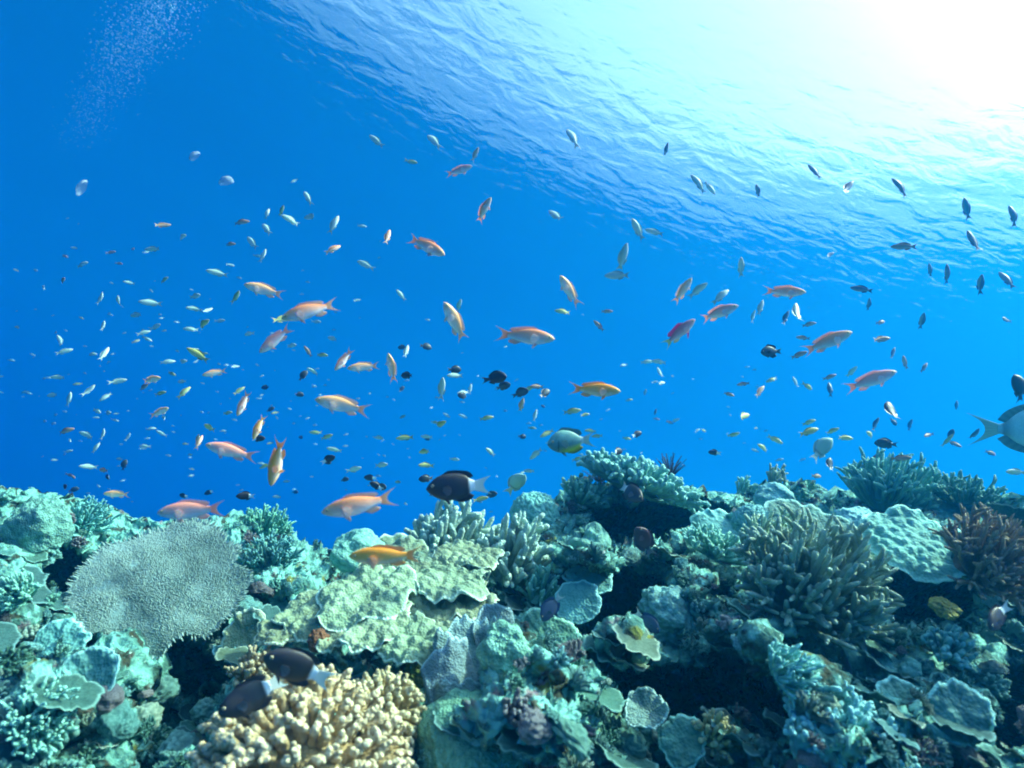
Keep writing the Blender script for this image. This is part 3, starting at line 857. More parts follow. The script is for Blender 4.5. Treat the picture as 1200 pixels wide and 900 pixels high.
# ---- feather stars
def feather_star(label, px, py, d, hpx, n, mat, seed, curl=.3, spread=.8, rot=None, name='feather_star', comb=26):
    g = np.random.default_rng(seed)
    H = hpx / FOC * d
    mb = MB()
    m = 16
    t = np.linspace(0, 1, m)
    P, Q = [], []
    for i in range(n):
        a = i * 2.39996; e = spread * math.sqrt((i + .5) / n) + g.normal(0, .05)
        L = H * g.uniform(.8, 1.1)
        ang = e + curl * t ** 2 * g.uniform(.5, 1.5) * math.copysign(1, g.normal(.4, .6))
        r = np.cumsum(np.sin(ang)) * L / m; z = np.cumsum(np.cos(ang)) * L / m
        line = np.stack([r * math.cos(a), r * math.sin(a), z], 1)
        P.append(line)
        for s in np.linspace(.12, .99, comb):
            k = s * (m - 1); j = min(int(k), m - 2); o = line[j] + (line[j + 1] - line[j]) * (k - j)
            tg = nrm(line[j + 1] - line[j]); sd = nrm(np.cross(tg, np.array([math.cos(a), math.sin(a), .3])))
            for sg in (-1, 1):
                dd = nrm(sd * sg + tg * .7); ln = H * .12 * (1 - .6 * s)
                Q.append([o, o + dd * ln * .6, o + dd * ln])
    P = np.array(P); Q = np.array(Q)
    v, q = tubes(P, np.full((n, m), H * .016) * np.linspace(1.2, .5, m)[None], 5); mb.add(v, q, c=.1 * np.ones(len(v)))
    v, q = tubes(Q, np.full((len(Q), 3), H * .007) * np.array([1, .8, .4])[None], 3); mb.add(v, q, c=np.repeat(np.tile([.1, .5, 1.], len(Q)), 3))
    foot(mb, H * .12, H * .08, seed)
    o = obj(name, mb.mesh(name, mat))
    put(o, FP(px, py, d), rot if rot is not None else Rx(8))
    return tag(o, label, 'feather star')
feather_star('black feather star with upright arms perched on the ridge top', 785, 562, 2.02, 30, 22, M_DARK, 1, .25, .75)
feather_star('low dark feather star behind the seaward end of the ridge', 703, 566, 2.2, 24, 24, M_DARK, 2, .2, 1.1)
feather_star('pale ringed feather star arms curling out under the lettuce coral', 432, 776, 1.17, 34, 9, M_STAR, 3, 1.3, 1.2, Ry(50) @ Rx(30), comb=20)

# ---- the many small colonies that fill the slope between the large ones
ANCH = [(181, 683, 'the table coral'), (440, 700, 'the lettuce coral'), (525, 640, 'the thick fingered coral'), (352, 860, 'the front cauliflower coral'), (945, 690, 'the big staghorn'),
        (1040, 575, 'the crest thicket'), (745, 570, 'the ridge cap'), (685, 690, 'the saucer corals'), (548, 800, 'the blade coral'), (757, 838, 'the vase coral'), (1075, 632, 'the knobbly plate'),
        (1160, 660, 'the brown bristly coral'), (45, 615, 'the ribbed lump'), (800, 815, 'the lower cave'), (1095, 700, 'the sponge cave'), (627, 595, 'the pimpled head'), (112, 790, 'the pale cup'), (1122, 838, 'the dull leaf coral')]
LAB_USED = {}
def place_words(px, py, anchors):
    a = sorted(anchors, key=lambda k: (k[0] - px) ** 2 + (k[1] - py) ** 2)
    x, y, nm = a[0]
    dx, dy = px - x, py - y
    far = math.hypot(dx, dy) > 75
    if abs(dy) > abs(dx): w = ('well below ' if far else 'just below ') if dy > 0 else ('well above ' if far else 'just above ')
    else: w = 'out from ' if far else 'close beside '
    return w + nm, a[1][2]

def place_label(head, px, py, anchors, most=16):
    w, second = place_words(px, py, anchors)
    lab = head + ' ' + w
    if lab in LAB_USED:
        alt = lab + ', towards ' + second
        if len(alt.split()) <= most: lab = alt
    LAB_USED[lab] = LAB_USED.get(lab, 0) + 1
    return lab

PR = random.Random(11)
protos = []
for i in range(4): protos.append(('small_branching_coral', foot(bush(700 + i, 36, 1., .75, .085, 2, 1.0, .0, .42), .55, .2, i), ('finely twigged', 'branching coral')))
for i in range(3): protos.append(('small_knob_coral', foot(bush(720 + i, 40, 1., .6, .13, 1, 1.0, .6, .3, 7, .03), .7, .2, i), ('knob-covered', 'coral cushion')))
for i in range(3): protos.append(('small_coral_head', dome(740 + i, 1., .75, 1.1, (.16, .28, .12)[i], .25, 30, 48), ('rounded', 'coral head')))
for i in range(3): protos.append(('small_plate_coral', plate(760 + i, 1.3, 360, .10, .10, 4, .07, .06, .2, 1., .12, .17, 18, 84), ('thin wavy', 'plate coral')))
for i in range(2): protos.append(('small_finger_coral', foot(bush(780 + i, 16, .8, 1., .14, 2, .75, .1, .45), .5, .2, i), ('stubby fingered', 'coral')))
SMATS = {'pale': M_PALE, 'green': M_GREEN, 'tan': M_TAN, 'cream': M_CREAM, 'dull green': M_DULLPLATE, 'brown': M_BROWN, 'mauve': M_MAUVE}
cache = {}
KEEP = [(181, 683, 100), (440, 700, 92), (525, 640, 46), (352, 860, 95), (945, 680, 70), (548, 795, 55), (685, 692, 40), (745, 572, 45), (1040, 575, 40), (757, 835, 35), (1075, 635, 40), (1160, 655, 55), (800, 815, 55), (1095, 700, 45), (690, 706, 45), (750, 706, 48), (725, 606, 42), (775, 606, 42), (825, 606, 42), (745, 812, 34), (850, 812, 36), (1060, 700, 40), (1130, 705, 40), (1000, 870, 40)]
placed = []
tries = 0
while len(placed) < 640 and tries < 26000:
    tries += 1
    px = PR.uniform(-150, 1350); py = crest_y(px) + PR.random() ** 1.0 * (960 - crest_y(px)) + 4
    if any((px - a) ** 2 + (py - b) ** 2 < r * r for a, b, r in KEEP): continue
    if px < -20 or px > 1220 or py > 905:
        if PR.random() < .5: continue
    p, nv = reef_at(px, py)
    up = RM.transposed() @ Vector((0, 0, 1))
    if nv.dot(up) < -.05: continue
    size = PR.uniform(.012, .032)
    if any((p - q).length < (size + s) * .75 for q, s in placed): continue
    k = PR.choice([0, 0, 1, 1, 2, 2, 3, 3, 4, 4, 5, 5, 6, 6, 7, 8, 9, 10, 10, 11, 11, 12, 12, 13, 13, 14, 14])
    nm, mb, (adj, noun) = protos[k]
    if nm == 'small_plate_coral': tint = PR.choice(['pale', 'dull green', 'dull green', 'tan'])
    elif nm == 'small_coral_head': tint = PR.choice(['pale', 'green', 'dull green', 'tan', 'mauve'])
    else: tint = PR.choice(['pale', 'pale', 'pale', 'tan', 'green', 'green', 'green', 'mauve'])
    if (k, tint) not in cache: cache[(k, tint)] = mb.mesh(nm, SMATS[tint])
    o = obj(nm, cache[(k, tint)])
    put(o, p - nv * size * .15, grow_rot(nv, .15 if nm == 'small_plate_coral' else .55, PR.uniform(0, 360), PR.uniform(.1, .25) if nm == 'small_plate_coral' else PR.uniform(.1, .5)), size * (1.45 if nm == 'small_plate_coral' else 1))
    sz = 'tiny' if size < .020 else 'small' if size < .028 else 'fist-sized'
    tag(o, place_label(sz + ' ' + tint + ' ' + adj + ' ' + noun, px, py, ANCH), 'coral', 'small coral colonies covering the reef slope')
    placed.append((p, size))

# ------------------------------------------------------------------ fish
M_SKIN = skin_mat('fish_skin')
M_FIN = fin_mat('fish_fin')
M_SMALL = skin_mat('small_fish_skin', scales=False)
M_IRIS, _nt, _b = new_mat('fish_iris'); _b.inputs['Base Color'].default_value = (.62, .52, .30, 1); _b.inputs['Roughness'].default_value = .25
M_PUPIL, _nt, _b = new_mat('fish_pupil'); _b.inputs['Base Color'].default_value = (.006, .006, .01, 1); _b.inputs['Roughness'].default_value = .12

PROF = {  # station along the body (0 snout, 1 end of the tail fin), back, belly, half width
    'anthias': np.array([(0, .0, -.006, .004), (.03, .036, -.032, .024), (.08, .066, -.058, .042), (.15, .096, -.085, .056), (.25, .123, -.112, .066), (.37, .134, -.124, .067), (.5, .122, -.112, .058), (.62, .092, -.082, .042), (.71, .062, -.055, .024), (.79, .046, -.042, .012)]),
    'halfhalf': np.array([(0, -.01, -.03, .006), (.03, .04, -.07, .032), (.08, .095, -.115, .055), (.16, .155, -.165, .073), (.27, .20, -.205, .082), (.4, .215, -.215, .080), (.52, .205, -.20, .068), (.62, .17, -.165, .048), (.69, .11, -.105, .027), (.76, .075, -.07, .014)]),
    'damsel': np.array([(0, -.01, -.04, .006), (.03, .055, -.08, .034), (.08, .12, -.13, .058), (.16, .19, -.18, .076), (.27, .235, -.215, .084), (.4, .235, -.22, .080), (.52, .20, -.19, .066), (.62, .14, -.14, .045), (.69, .085, -.09, .025), (.76, .06, -.06, .014)]),
    'surgeon': np.array([(0, -.03, -.05, .006), (.03, .03, -.09, .022), (.08, .10, -.13, .036), (.16, .17, -.175, .048), (.27, .215, -.21, .054), (.4, .22, -.215, .052), (.52, .195, -.19, .044), (.62, .14, -.14, .030), (.70, .07, -.07, .016), (.77, .045, -.045, .010)]),
}

def cat_interp(x, xp, fp):
    """smooth interpolation through the stations"""
    i = np.clip(np.searchsorted(xp, x) - 1, 0, len(xp) - 2)
    m = np.gradient(fp, xp)
    h = xp[i + 1] - xp[i]; t = (x - xp[i]) / h
    return (2 * t ** 3 - 3 * t ** 2 + 1) * fp[i] + (t ** 3 - 2 * t ** 2 + t) * h * m[i] + (-2 * t ** 3 + 3 * t ** 2) * fp[i + 1] + (t ** 3 - t ** 2) * h * m[i + 1]

def lerp(a, b, t):
    a, b = np.asarray(a, float), np.asarray(b, float)
    t = np.asarray(t, float)
    return a[None] * (1 - t[:, None]) + b[None] * t[:, None]

def pig_anthias(back, side, belly, head):
    def f(s, h, v):   # s along, h height -1..1
        c = lerp(belly, side, sstep(-.75, -.05, h)); c2 = np.broadcast_to(np.asarray(back, float), c.shape)
        k = sstep(-.05, .75, h)[:, None]; c = c * (1 - k) + c2 * k
        k = ((1 - sstep(.10, .2, s)) * .6)[:, None]; c = c * (1 - k) + np.asarray(head, float) * k
        return c
    return f

def pig_halfhalf(front, rear=(.82, .86, .84), at=.67):
    def f(s, h, v):
        k = sstep(at - .008, at + .012, s + .004 * h)
        c = lerp(front, rear, k)
        dk = (sstep(at - .12, at - .02, s) * (1 - k) * .55)[:, None]
        return c * (1 - dk)
    return f

def pig_damsel(s, h, v):
    c = lerp((.10, .26, .24), (.16, .40, .36), sstep(-.2, .6, h))
    k = (sstep(-.2, -.9, h) * sstep(.2, .45, s))[:, None] if False else ((1 - sstep(-.85, -.35, h)) * sstep(.15, .4, s))[:, None]
    c = c * (1 - k) + np.array([.55, .62, .03]) * k
    g = ((np.sin(s * 115) * .5 + .5) * (np.sin(h * 16 + np.floor(s * 18.3) * 1.5) * .5 + .5) * .35)[:, None]
    c = c * (1 - g)
    k = sstep(.66, .74, s)[:, None]
    c = c * (1 - k) + np.array([.55, .66, .6]) * k
    k = ((np.abs(s - .20) < .012) & (h < .3))[:, None] * .7
    return c * (1 - k)

def body_mesh(kind, pig, ns=34, k=20, end=None):
    pr = PROF[kind]
    s = np.concatenate([[0, .006, .016], np.linspace(.03, pr[-1, 0], ns)])
    tp, bt, wd = (cat_interp(s, pr[:, 0], pr[:, j]) for j in (1, 2, 3))
    a = np.linspace(0, 2 * math.pi, k, endpoint=False)
    mid = (tp + bt) / 2; hh = (tp - bt) / 2
    ca, sa = np.cos(a), np.sin(a)
    Y = wd[:, None] * np.sign(ca) * np.abs(ca) ** .9
    Z = mid[:, None] + hh[:, None] * sa[None]
    X = np.repeat(.5 - s[:, None], k, 1)
    p = np.stack([X, Y + 0 * X, Z], -1).reshape(-1, 3)
    S = np.repeat(s, k); Hh = np.tile(sa, len(s))
    mb = MB().add(p, grid_quads(len(s), k, True), c=pig(S, Hh, p))
    for row, flip in ((0, 1), (len(s) - 1, 0)):
        r = p[row * k:(row + 1) * k]
        c0 = r.mean(0) + np.array([.004 if row == 0 else -.004, 0, 0])
        t = [((j + 1) % k, j, k) if flip else (j, (j + 1) % k, k) for j in range(k)]
        cc = pig(np.full(k + 1, s[row]), np.append(sa, 0), None)
        mb.add(np.vstack([r, c0]), t=t, c=cc)
    return mb, (s, tp, bt, wd)

def fin(base, edge, col0, col1, m=7, thick=.0035, rays=0., seed=0, ragged=0.):
    """a thin tapering fin between its root line and its free edge"""
    base = np.asarray(base, float); edge = np.asarray(edge, float)
    n = len(base)
    t = np.linspace(0, 1, m)[:, None, None]
    P = base[None] * (1 - t) + edge[None] * t
    T = np.linspace(0, 1, m)
    side = np.cross(base[-1] - base[0], (edge - base).mean(0)); side = side / (np.linalg.norm(side) + 1e-9)
    th = thick * (1.1 - .85 * T)[:, None, None] * (1 + rays * np.cos(np.arange(n) * math.pi))[None, :, None]
    A = P + side * th * .5; B = P - side * th * .5
    ring = np.concatenate([A, B[:, ::-1]], 1)
    c = lerp(col0, col1, T)
    c = np.repeat(c[:, None], 2 * n, 1)
    if rays:
        w = 1 - .22 * (np.arange(n) % 2); c = c * np.concatenate([w, w[::-1]])[None, :, None]
    mb = MB().add(ring.reshape(-1, 3), grid_quads(m, 2 * n, True), c=c.reshape(-1, 3))
    mb.add(np.concatenate([A[-1], B[-1]]), grid_quads(2, n), c=np.tile(np.asarray(col1, float), (2 * n, 1)))
    return mb

def curve(pts, n):
    pts = np.asarray(pts, float)
    x = np.linspace(0, 1, len(pts))
    return np.stack([cat_interp(np.linspace(0, 1, n), x, pts[:, j]) for j in range(3)], 1)

def tail_fin(s0, half, tip, notch, reach, c0, c1, n=22, seed=0):
    """forked tail: tips at (reach, +-tip), centre edge at notch"""
    z = np.linspace(-1, 1, n)
    x = s0 + (notch - s0) + (reach - notch) * np.abs(z) ** 1.7
    edge = np.stack([.5 - x, 0 * z, tip * np.sign(z) * np.abs(z) ** .85], 1)
    base = np.stack([np.full(n, .5 - s0 + .02), 0 * z, half * z], 1)
    return fin(base, edge, c0, c1, 9, .007, .3)

def fish_parts(kind, sp):
    """[(part name, MB, material, child of)] of one species, unit length, snout towards +x"""
    mb, (s, tp, bt, wd) = body_mesh(kind, sp['pig'])
    T = lambda q: float(np.interp(q, s, tp)); Bm = lambda q: float(np.interp(q, s, bt)); Wd = lambda q: float(np.interp(q, s, wd))
    out = [('body', mb, M_SKIN)]
    s1 = s[-1]
    out.append(('tail_fin', tail_fin(s1, T(s1) * .95, sp['tip'], sp['notch'], sp['reach'], sp['tailc'][0], sp['tailc'][1]), M_FIN))
    q = np.linspace(sp['dors'][0], sp['dors'][1], 24)
    u = np.linspace(0, 1, 24)
    hgt = sp['dors'][2] * (.25 + .75 * sstep(0, .18, u)) * (1 + sp['dors'][3] * sstep(.6, .95, u)) * (1 - sstep(.93, 1.0, u) * .55) * (1 + .10 * np.cos(np.arange(24) * math.pi) * (u < .6))
    base = np.stack([.5 - q, 0 * q, np.array([T(v) for v in q]) - .012], 1)
    edge = base + np.stack([-.055 * u - .015, 0 * u, hgt + .012], 1)
    out.append(('dorsal_fin', fin(base, edge, sp['finc'][0], sp['finc'][1], 6, .006, .3), M_FIN))
    q = np.linspace(sp['anal'][0], sp['anal'][1], 14); u = np.linspace(0, 1, 14)
    base = np.stack([.5 - q, 0 * q, np.array([Bm(v) for v in q]) + .012], 1)
    edge = base + np.stack([-.05 * u - .03, 0 * u, -(sp['anal'][2] * (.35 + .65 * sstep(0, .4, u)) * (1 - .4 * sstep(.85, 1, u)) + .012)], 1)
    out.append(('anal_fin', fin(base, edge, sp['afinc'][0], sp['afinc'][1], 6, .006, .3), M_FIN))
    for sg in (-1, 1):
        s0 = .255
        b0 = np.array([.5 - s0, sg * Wd(s0) * .93, -.02])
        base = np.stack([np.full(9, b0[0]), np.full(9, b0[1]), np.linspace(b0[2] + .022, b0[2] - .022, 9)], 1)
        a = np.linspace(.55, -.75, 9)
        ln = sp.get('pec', .13) * (1 - .35 * np.abs(np.linspace(-.8, 1, 9)) ** 2)
        edge = base + np.stack([-np.cos(a) * ln, sg * .05 * np.ones(9), np.sin(a) * ln - .02], 1)
        out.append(('pectoral_fin', fin(base, edge, sp['pecc'], sp['pecc'], 5, .004, .25), M_FIN))
        b0 = np.array([.5 - .27, sg * Wd(.27) * .35, Bm(.27) + .012])
        base = np.stack([np.linspace(b0[0], b0[0] - .045, 7), np.full(7, b0[1]), np.full(7, b0[2])], 1)
        ln = sp.get('pel', .10) * np.array([1.0, 1.1, .95, .8, .65, .5, .35])
        edge = base + np.stack([-ln * .72, sg * .02 * np.ones(7), -ln * .68], 1)
        out.append(('pelvic_fin', fin(base, edge, sp['finc'][0], sp['finc'][1], 5, .005, .25), M_FIN))
        es, ez, er = sp.get('eye', (.085, .018, .021))
        eye = MB(); pup = MB()
        yy = Wd(es) * .90
        for m_, r, dy, fl in ((eye, er, 0, .55), (pup, er * .60, er * .32, .45)):
            d = np.linspace(0.02, math.pi - .02, 9); a2 = np.linspace(0, 2 * math.pi, 14, endpoint=False)
            pp = np.stack([np.sin(d)[:, None] * np.cos(a2)[None], np.cos(d)[:, None] + 0 * a2[None], np.sin(d)[:, None] * np.sin(a2)[None]], -1).reshape(-1, 3)
            pp = pp * r * np.array([1, fl, 1]) + np.array([.5 - es, sg * (yy + dy), ez])
            m_.add(pp, grid_quads(9, 14, True))
        out.append(('eye', eye, M_IRIS)); out.append(('pupil', pup, M_PUPIL))
    return out

def bend_fn(b, twist=0.):
    def f(v):
        v = v.copy()
        t = np.clip(.2 - v[:, 0], 0, 1)
        v[:, 1] += b * t ** 2 * 1.6
        v[:, 0] += .6 * b * b * t ** 2
        return v
    return f

SP = {}
def sp_anthias(back, side, belly, head, tail, **kw):
    d = dict(pig=pig_anthias(back, side, belly, head), tip=.135, notch=.875, reach=1.02, tailc=(tail, tuple(.75 * c + .2 for c in tail)), dors=(.27, .70, .036, .25), anal=(.55, .69, .06),
             finc=(side, tuple(.5 * c + .5 * e for c, e in zip(side, belly))), afinc=(belly, tail), pecc=belly, pec=.14, pel=.11)
    d.update(kw); return d
SP['orange'] = ('anthias', sp_anthias((1, .33, .13), (1, .50, .33), (1, .84, .76), (1, .56, .25), (1, .50, .25)))
SP['pinkish'] = ('anthias', sp_anthias((1, .35, .23), (1, .52, .43), (1, .86, .81), (1, .56, .38), (1, .50, .34)))
SP['pale'] = ('anthias', sp_anthias((1, .46, .18), (1, .68, .48), (1, .90, .82), (1, .55, .2), (1, .60, .36)))
SP['golden'] = ('anthias', sp_anthias((1, .35, .03), (1, .46, .10), (1, .70, .45), (1, .46, .08), (1, .48, .07)))
SP['male'] = ('anthias', sp_anthias((.60, .20, .18), (.85, .38, .34), (1, .70, .62), (.85, .38, .28), (.50, .60, .20), dors=(.27, .70, .07, .3), finc=((.65, .10, .25), (.72, .10, .32)), pel=.20))
SP['halfhalf'] = ('halfhalf', dict(pig=pig_halfhalf((.042, .036, .038)), tip=.145, notch=.90, reach=1.02, tailc=((.85, .88, .86), (.60, .76, .76)), dors=(.24, .67, .042, .2), anal=(.42, .67, .05), finc=((.09, .075, .08), (.05, .05, .055)), afinc=((.09, .075, .08), (.05, .05, .055)), pecc=(.22, .2, .2), pec=.14, pel=.13, eye=(.10, .035, .026)))
SP['damsel'] = ('damsel', dict(pig=pig_damsel, tip=.17, notch=.87, reach=1.03, tailc=((.5, .62, .58), (.42, .66, .62)), dors=(.22, .67, .05, .6), anal=(.40, .67, .06), finc=((.10, .24, .22), (.16, .34, .32)), afinc=((.62, .66, .02), (.10, .16, .05)), pecc=(.3, .45, .4), pec=.15, pel=.13, eye=(.10, .03, .03)))
SP['dark'] = ('damsel', dict(pig=pig_halfhalf((.035, .05, .055), (.035, .05, .055)), tip=.13, notch=.90, reach=1.0, tailc=((.03, .045, .05), (.10, .16, .17)), dors=(.22, .66, .08, .3), anal=(.42, .66, .09), finc=((.03, .04, .045), (.03, .04, .045)), afinc=((.03, .04, .045), (.03, .04, .045)), pecc=(.05, .07, .07), eye=(.10, .03, .026)))
SP['blue'] = ('surgeon', dict(pig=pig_halfhalf((.03, .06, .12), (.30, .45, .52), .74), tip=.15, notch=.90, reach=1.02, tailc=((.35, .5, .55), (.6, .75, .75)), dors=(.18, .70, .06, .2), anal=(.36, .70, .06), finc=((.03, .07, .16), (.04, .1, .24)), afinc=((.03, .07, .16), (.04, .1, .24)), pecc=(.1, .16, .25), eye=(.11, .05, .022)))
SP['mauve'] = ('surgeon', dict(pig=pig_halfhalf((.10, .055, .06), (.09, .07, .075), .74), tip=.14, notch=.90, reach=1.02, tailc=((.14, .16, .18), (.2, .26, .28)), dors=(.18, .70, .06, .2), anal=(.36, .70, .06), finc=((.10, .07, .09), (.12, .1, .12)), afinc=((.10, .07, .09), (.12, .1, .12)), pecc=(.25, .16, .16), eye=(.11, .05, .022)))
SP['teal'] = ('surgeon', dict(pig=pig_halfhalf((.34, .66, .62), (.30, .58, .55), .74), tip=.17, notch=.88, reach=1.04, tailc=((.28, .54, .52), (.24, .48, .46)), dors=(.18, .70, .04, .2), anal=(.36, .70, .05), finc=((.12, .26, .26), (.14, .32, .30)), afinc=((.12, .26, .26), (.14, .32, .30)), pecc=(.25, .5, .46), eye=(.11, .05, .022)))

PARTS = {}
def fish_meshes(species, b):
    key = (species, b)
    if key not in PARTS:
        PARTS[key] = [(n, mb.mesh(n, mt, fn=bend_fn(b))) for n, mb, mt in fish_parts(*SP[species])]
    return PARTS[key]

def fish_rot(tilt, face, yaw, roll=0):
    """face +1 looks to the right of the frame, -1 to the left; tilt raises the head; yaw turns it towards the camera"""
    return Ry(-tilt * face) @ Rz((0 if face > 0 else 180) - yaw * face) @ Rx(roll)

def fish(label, px, py, lpx, face, tilt, species='orange', yaw=8, L=.10, bend=0., d=None, name='reef_fish', cat='fish', group=None, roll=0):
    root = bpy.data.objects.new(name, None); COL.objects.link(root)
    root.empty_display_size = .02
    prev = None
    for n, me in fish_meshes(species, bend):
        if n == 'pupil': obj(n, me, prev)
        else: prev = obj(n, me, root)
    if d is None:
        d = FOC * L * math.cos(RAD(yaw)) / lpx
    else:
        L = lpx * d / FOC / math.cos(RAD(yaw))
    put(root, FP(px, py, d), fish_rot(tilt, face, yaw, roll), L)
    return tag(root, label, cat, group)

NEAR = [
    ('pale orange fish nosing upward above the deep orange pair', 310, 340, 46, -1, 15, 'pale', 12, .10, .1),
    ('deep orange fish with raised tail swimming nose down in the upper pair', 363, 364, 66, -1, -18, 'orange', 10, .10, -.15),
    ('slim pink orange fish diving steeply under the deep orange one', 323, 398, 46, -1, -42, 'pinkish', 12, .10, .1),
    ('plump pink fish sinking tail first over the head-down orange one', 271, 529, 58, -1, 17, 'pinkish', 10, .10, -.1),
    ('bright orange fish hanging head down with its tail straight up', 325, 541, 56, -1, -80, 'golden', 15, .10, .2),
    ('plump glowing pale orange fish in the centre of the shoal', 402, 475, 64, -1, 13, 'pale', 10, .10, .15),
    ('orange fish heading down towards the glare side near mid-water', 499, 288, 52, 1, -28, 'orange', 14, .10, .1),
    ('slender orange fish with sharp forked tail swimming level in clear blue', 615, 394, 70, 1, -6, 'orange', 6, .11, 0.),
    ('golden yellow fish swimming level above the yellow bellied damselfish', 697, 457, 58, 1, -3, 'golden', 14, .10, -.1),
    ('large orange fish gliding just above the reef beside the half white fish', 421, 592, 86, -1, -10, 'orange', 8, .11, -.15),
    ('pink orange fish passing over the table coral', 225, 598, 76, -1, -3, 'pinkish', 8, .10, .1),
    ('golden orange fish skimming over the lettuce coral', 452, 652, 84, -1, 2, 'golden', 6, .105, -.1),
    ('whitish fish rising steeply with drooping tail in mid-water', 534, 379, 54, -1, 62, 'pale', 20, .10, -.35),
    ('pale grey fish climbing at a slant above the golden one', 667, 341, 40, -1, 55, 'pale', 25, .10, .2),
    ('dark pink fish with magenta back fin and trailing belly fins', 796, 390, 46, 1, 42, 'male', 12, .11, 0.),
    ('bent pinkish fish turning beside the magenta finned one', 841, 367, 44, 1, 20, 'pinkish', 25, .10, .45),
    ('chunky orange fish level at the glare side of the bent pinkish one', 919, 342, 40, 1, -6, 'orange', 30, .10, -.2),
    ('long pale orange fish angled up in the clear water over the crest thicket', 969, 401, 56, 1, 24, 'orange', 15, .11, -.1),
    ('pink orange fish angled up beneath the long pale orange one', 1020, 446, 56, 1, 22, 'pinkish', 15, .11, .1),
    ('faded orange fish pointing nose down just above the plump glowing one', 403, 422, 30, -1, -55, 'orange', 25, .09, .2),
    ('greyish yellow fish swimming level above the plump glowing one', 426, 430, 36, -1, -6, 'pale', 15, .085, .1),
    ('white fish hanging upright above the plump glowing one', 459, 431, 34, -1, 80, 'pale', 20, .085, .2),
    ('slim fish nose down under the plump pink fish tail', 285, 473, 30, -1, -72, 'orange', 20, .085, .1),
    ('slim orange fish nose down over the head-down bright one', 303, 500, 30, -1, -74, 'golden', 20, .085, -.1),
    ('white silvery fish standing nearly upright in the pale group', 800, 341, 34, 1, 58, 'pale', 20, .09, .1),
    ('rust orange fish high in clear water under the surface glints', 538, 200, 32, 1, 12, 'pinkish', 20, .10, -.1),
    ('orange fish climbing nose up with hanging tail below the rust one', 566, 247, 34, 1, 55, 'orange', 20, .10, .4),
    ('small pale orange fish above the reef behind the pink orange one', 137, 579, 28, -1, 4, 'pale', 12, .08, .1),
    ('orange grey fish in the thick of the pale school', 177, 445, 27, 1, 10, 'pale', 15, .08, .1),
    ('orange grey fish sloping upward in the pale school', 187, 483, 27, 1, 22, 'pale', 15, .08, -.1),
    ('pale golden fish swimming just clear of the pale school', 252, 437, 27, -1, -12, 'pale', 15, .08, .1),
]
for lb, px, py, lp, fc, tl, spc, yw, L, bd in NEAR:
    fish(lb, px, py, lp, fc, tl, spc, yw, L, bd, group='orange fish in the near shoal', roll=(px * 7 % 17) - 8)

OTHER = [
    ('dark grey fish with white tail swimming level above the reef edge', 537, 570, 74, -1, -2, 'halfhalf', 6, .11, 0.),
    ('dark fish with white tail diving past the cream cauliflower coral', 350, 782, 82, -1, 30, 'halfhalf', 18, .10, .1),
    ('dark fish with white tail low in the shadow beside the front coral', 297, 815, 70, -1, -18, 'halfhalf', 28, .09, -.2),
    ('teal green damselfish with yellow belly and forked pale tail', 669, 517, 56, -1, -4, 'damsel', 14, .10, .1),
    ('dark oval damselfish alone in bright water', 904, 412, 27, -1, -2, 'dark', 10, .075, 0.),
]
for lb, px, py, lp, fc, tl, spc, yw, L, bd in OTHER:
    fish(lb, px, py, lp, fc, tl, spc, yw, L, bd, name='damselfish')
def reef_d(px, py, off): return reef_at(px, py)[0].y - off
fish('mauve surgeonfish hovering upright over the ridge cave ledge', 755, 634, 42, -1, 62, 'mauve', 20, bend=.1, d=1.45, name='surgeonfish')
fish('blue surgeonfish nosing down beside the saucer corals', 646, 711, 36, -1, -48, 'blue', 20, bend=.1, d=1.30, name='surgeonfish')
fish('dark blue surgeonfish with pale tail at the mouth of the big dark hole', 758, 728, 34, 1, -38, 'blue', 20, bend=-.1, d=1.30, name='surgeonfish')
fish('big pale teal fish only partly in view at the frame edge', 1206, 502, 116, 1, 2, 'teal', 6, .26, .1, name='surgeonfish')
fish('white tailed fish peering from the ridge cave roof', 738, 576, 26, 1, -30, 'halfhalf', 55, bend=.2, d=1.8, name='damselfish')
fish('dark fish with white tail by the frame edge cave', 1168, 722, 42, -1, -30, 'halfhalf', 30, bend=.2, d=.95, name='damselfish')

# ---- the far shoals: each fish one small mesh
def small_fish(kind, pig, tailc, dorsc, fork=.13, reach=1.0):
    mb, (s, tp, bt, wd) = body_mesh(kind, pig, 12, 10)
    s1 = s[-1]
    t = tail_fin(s1, float(tp[-1]) * .95, fork, .88, reach, tailc, tailc, 9)
    for a, b, c in zip(t.v, [None] * 9, t.c): pass
    def join(o):
        off = mb.n
        for v, c in zip(o.v, o.c): mb.v.append(v); mb.c.append(c)
        for q in o.q: mb.q.append(q + off)
        for q in o.t: mb.t.append(q + off)
        mb.n += o.n
    join(t)
    q = np.linspace(.28, .68, 9)
    base = np.stack([.5 - q, 0 * q, np.interp(q, s, tp) - .012], 1)
    u = np.linspace(0, 1, 9)
    join(fin(base, base + np.stack([-.05 * u - .01, 0 * u, .06 * np.sin(.5 + 2.2 * u)], 1), dorsc, dorsc, 3, .008))
    q = np.linspace(.52, .68, 5); u = np.linspace(0, 1, 5)
    base = np.stack([.5 - q, 0 * q, np.interp(q, s, bt) + .012], 1)
    join(fin(base, base + np.stack([-.05 * u - .03, 0 * u, -.06 + .02 * u], 1), dorsc, dorsc, 3, .008))
    return mb
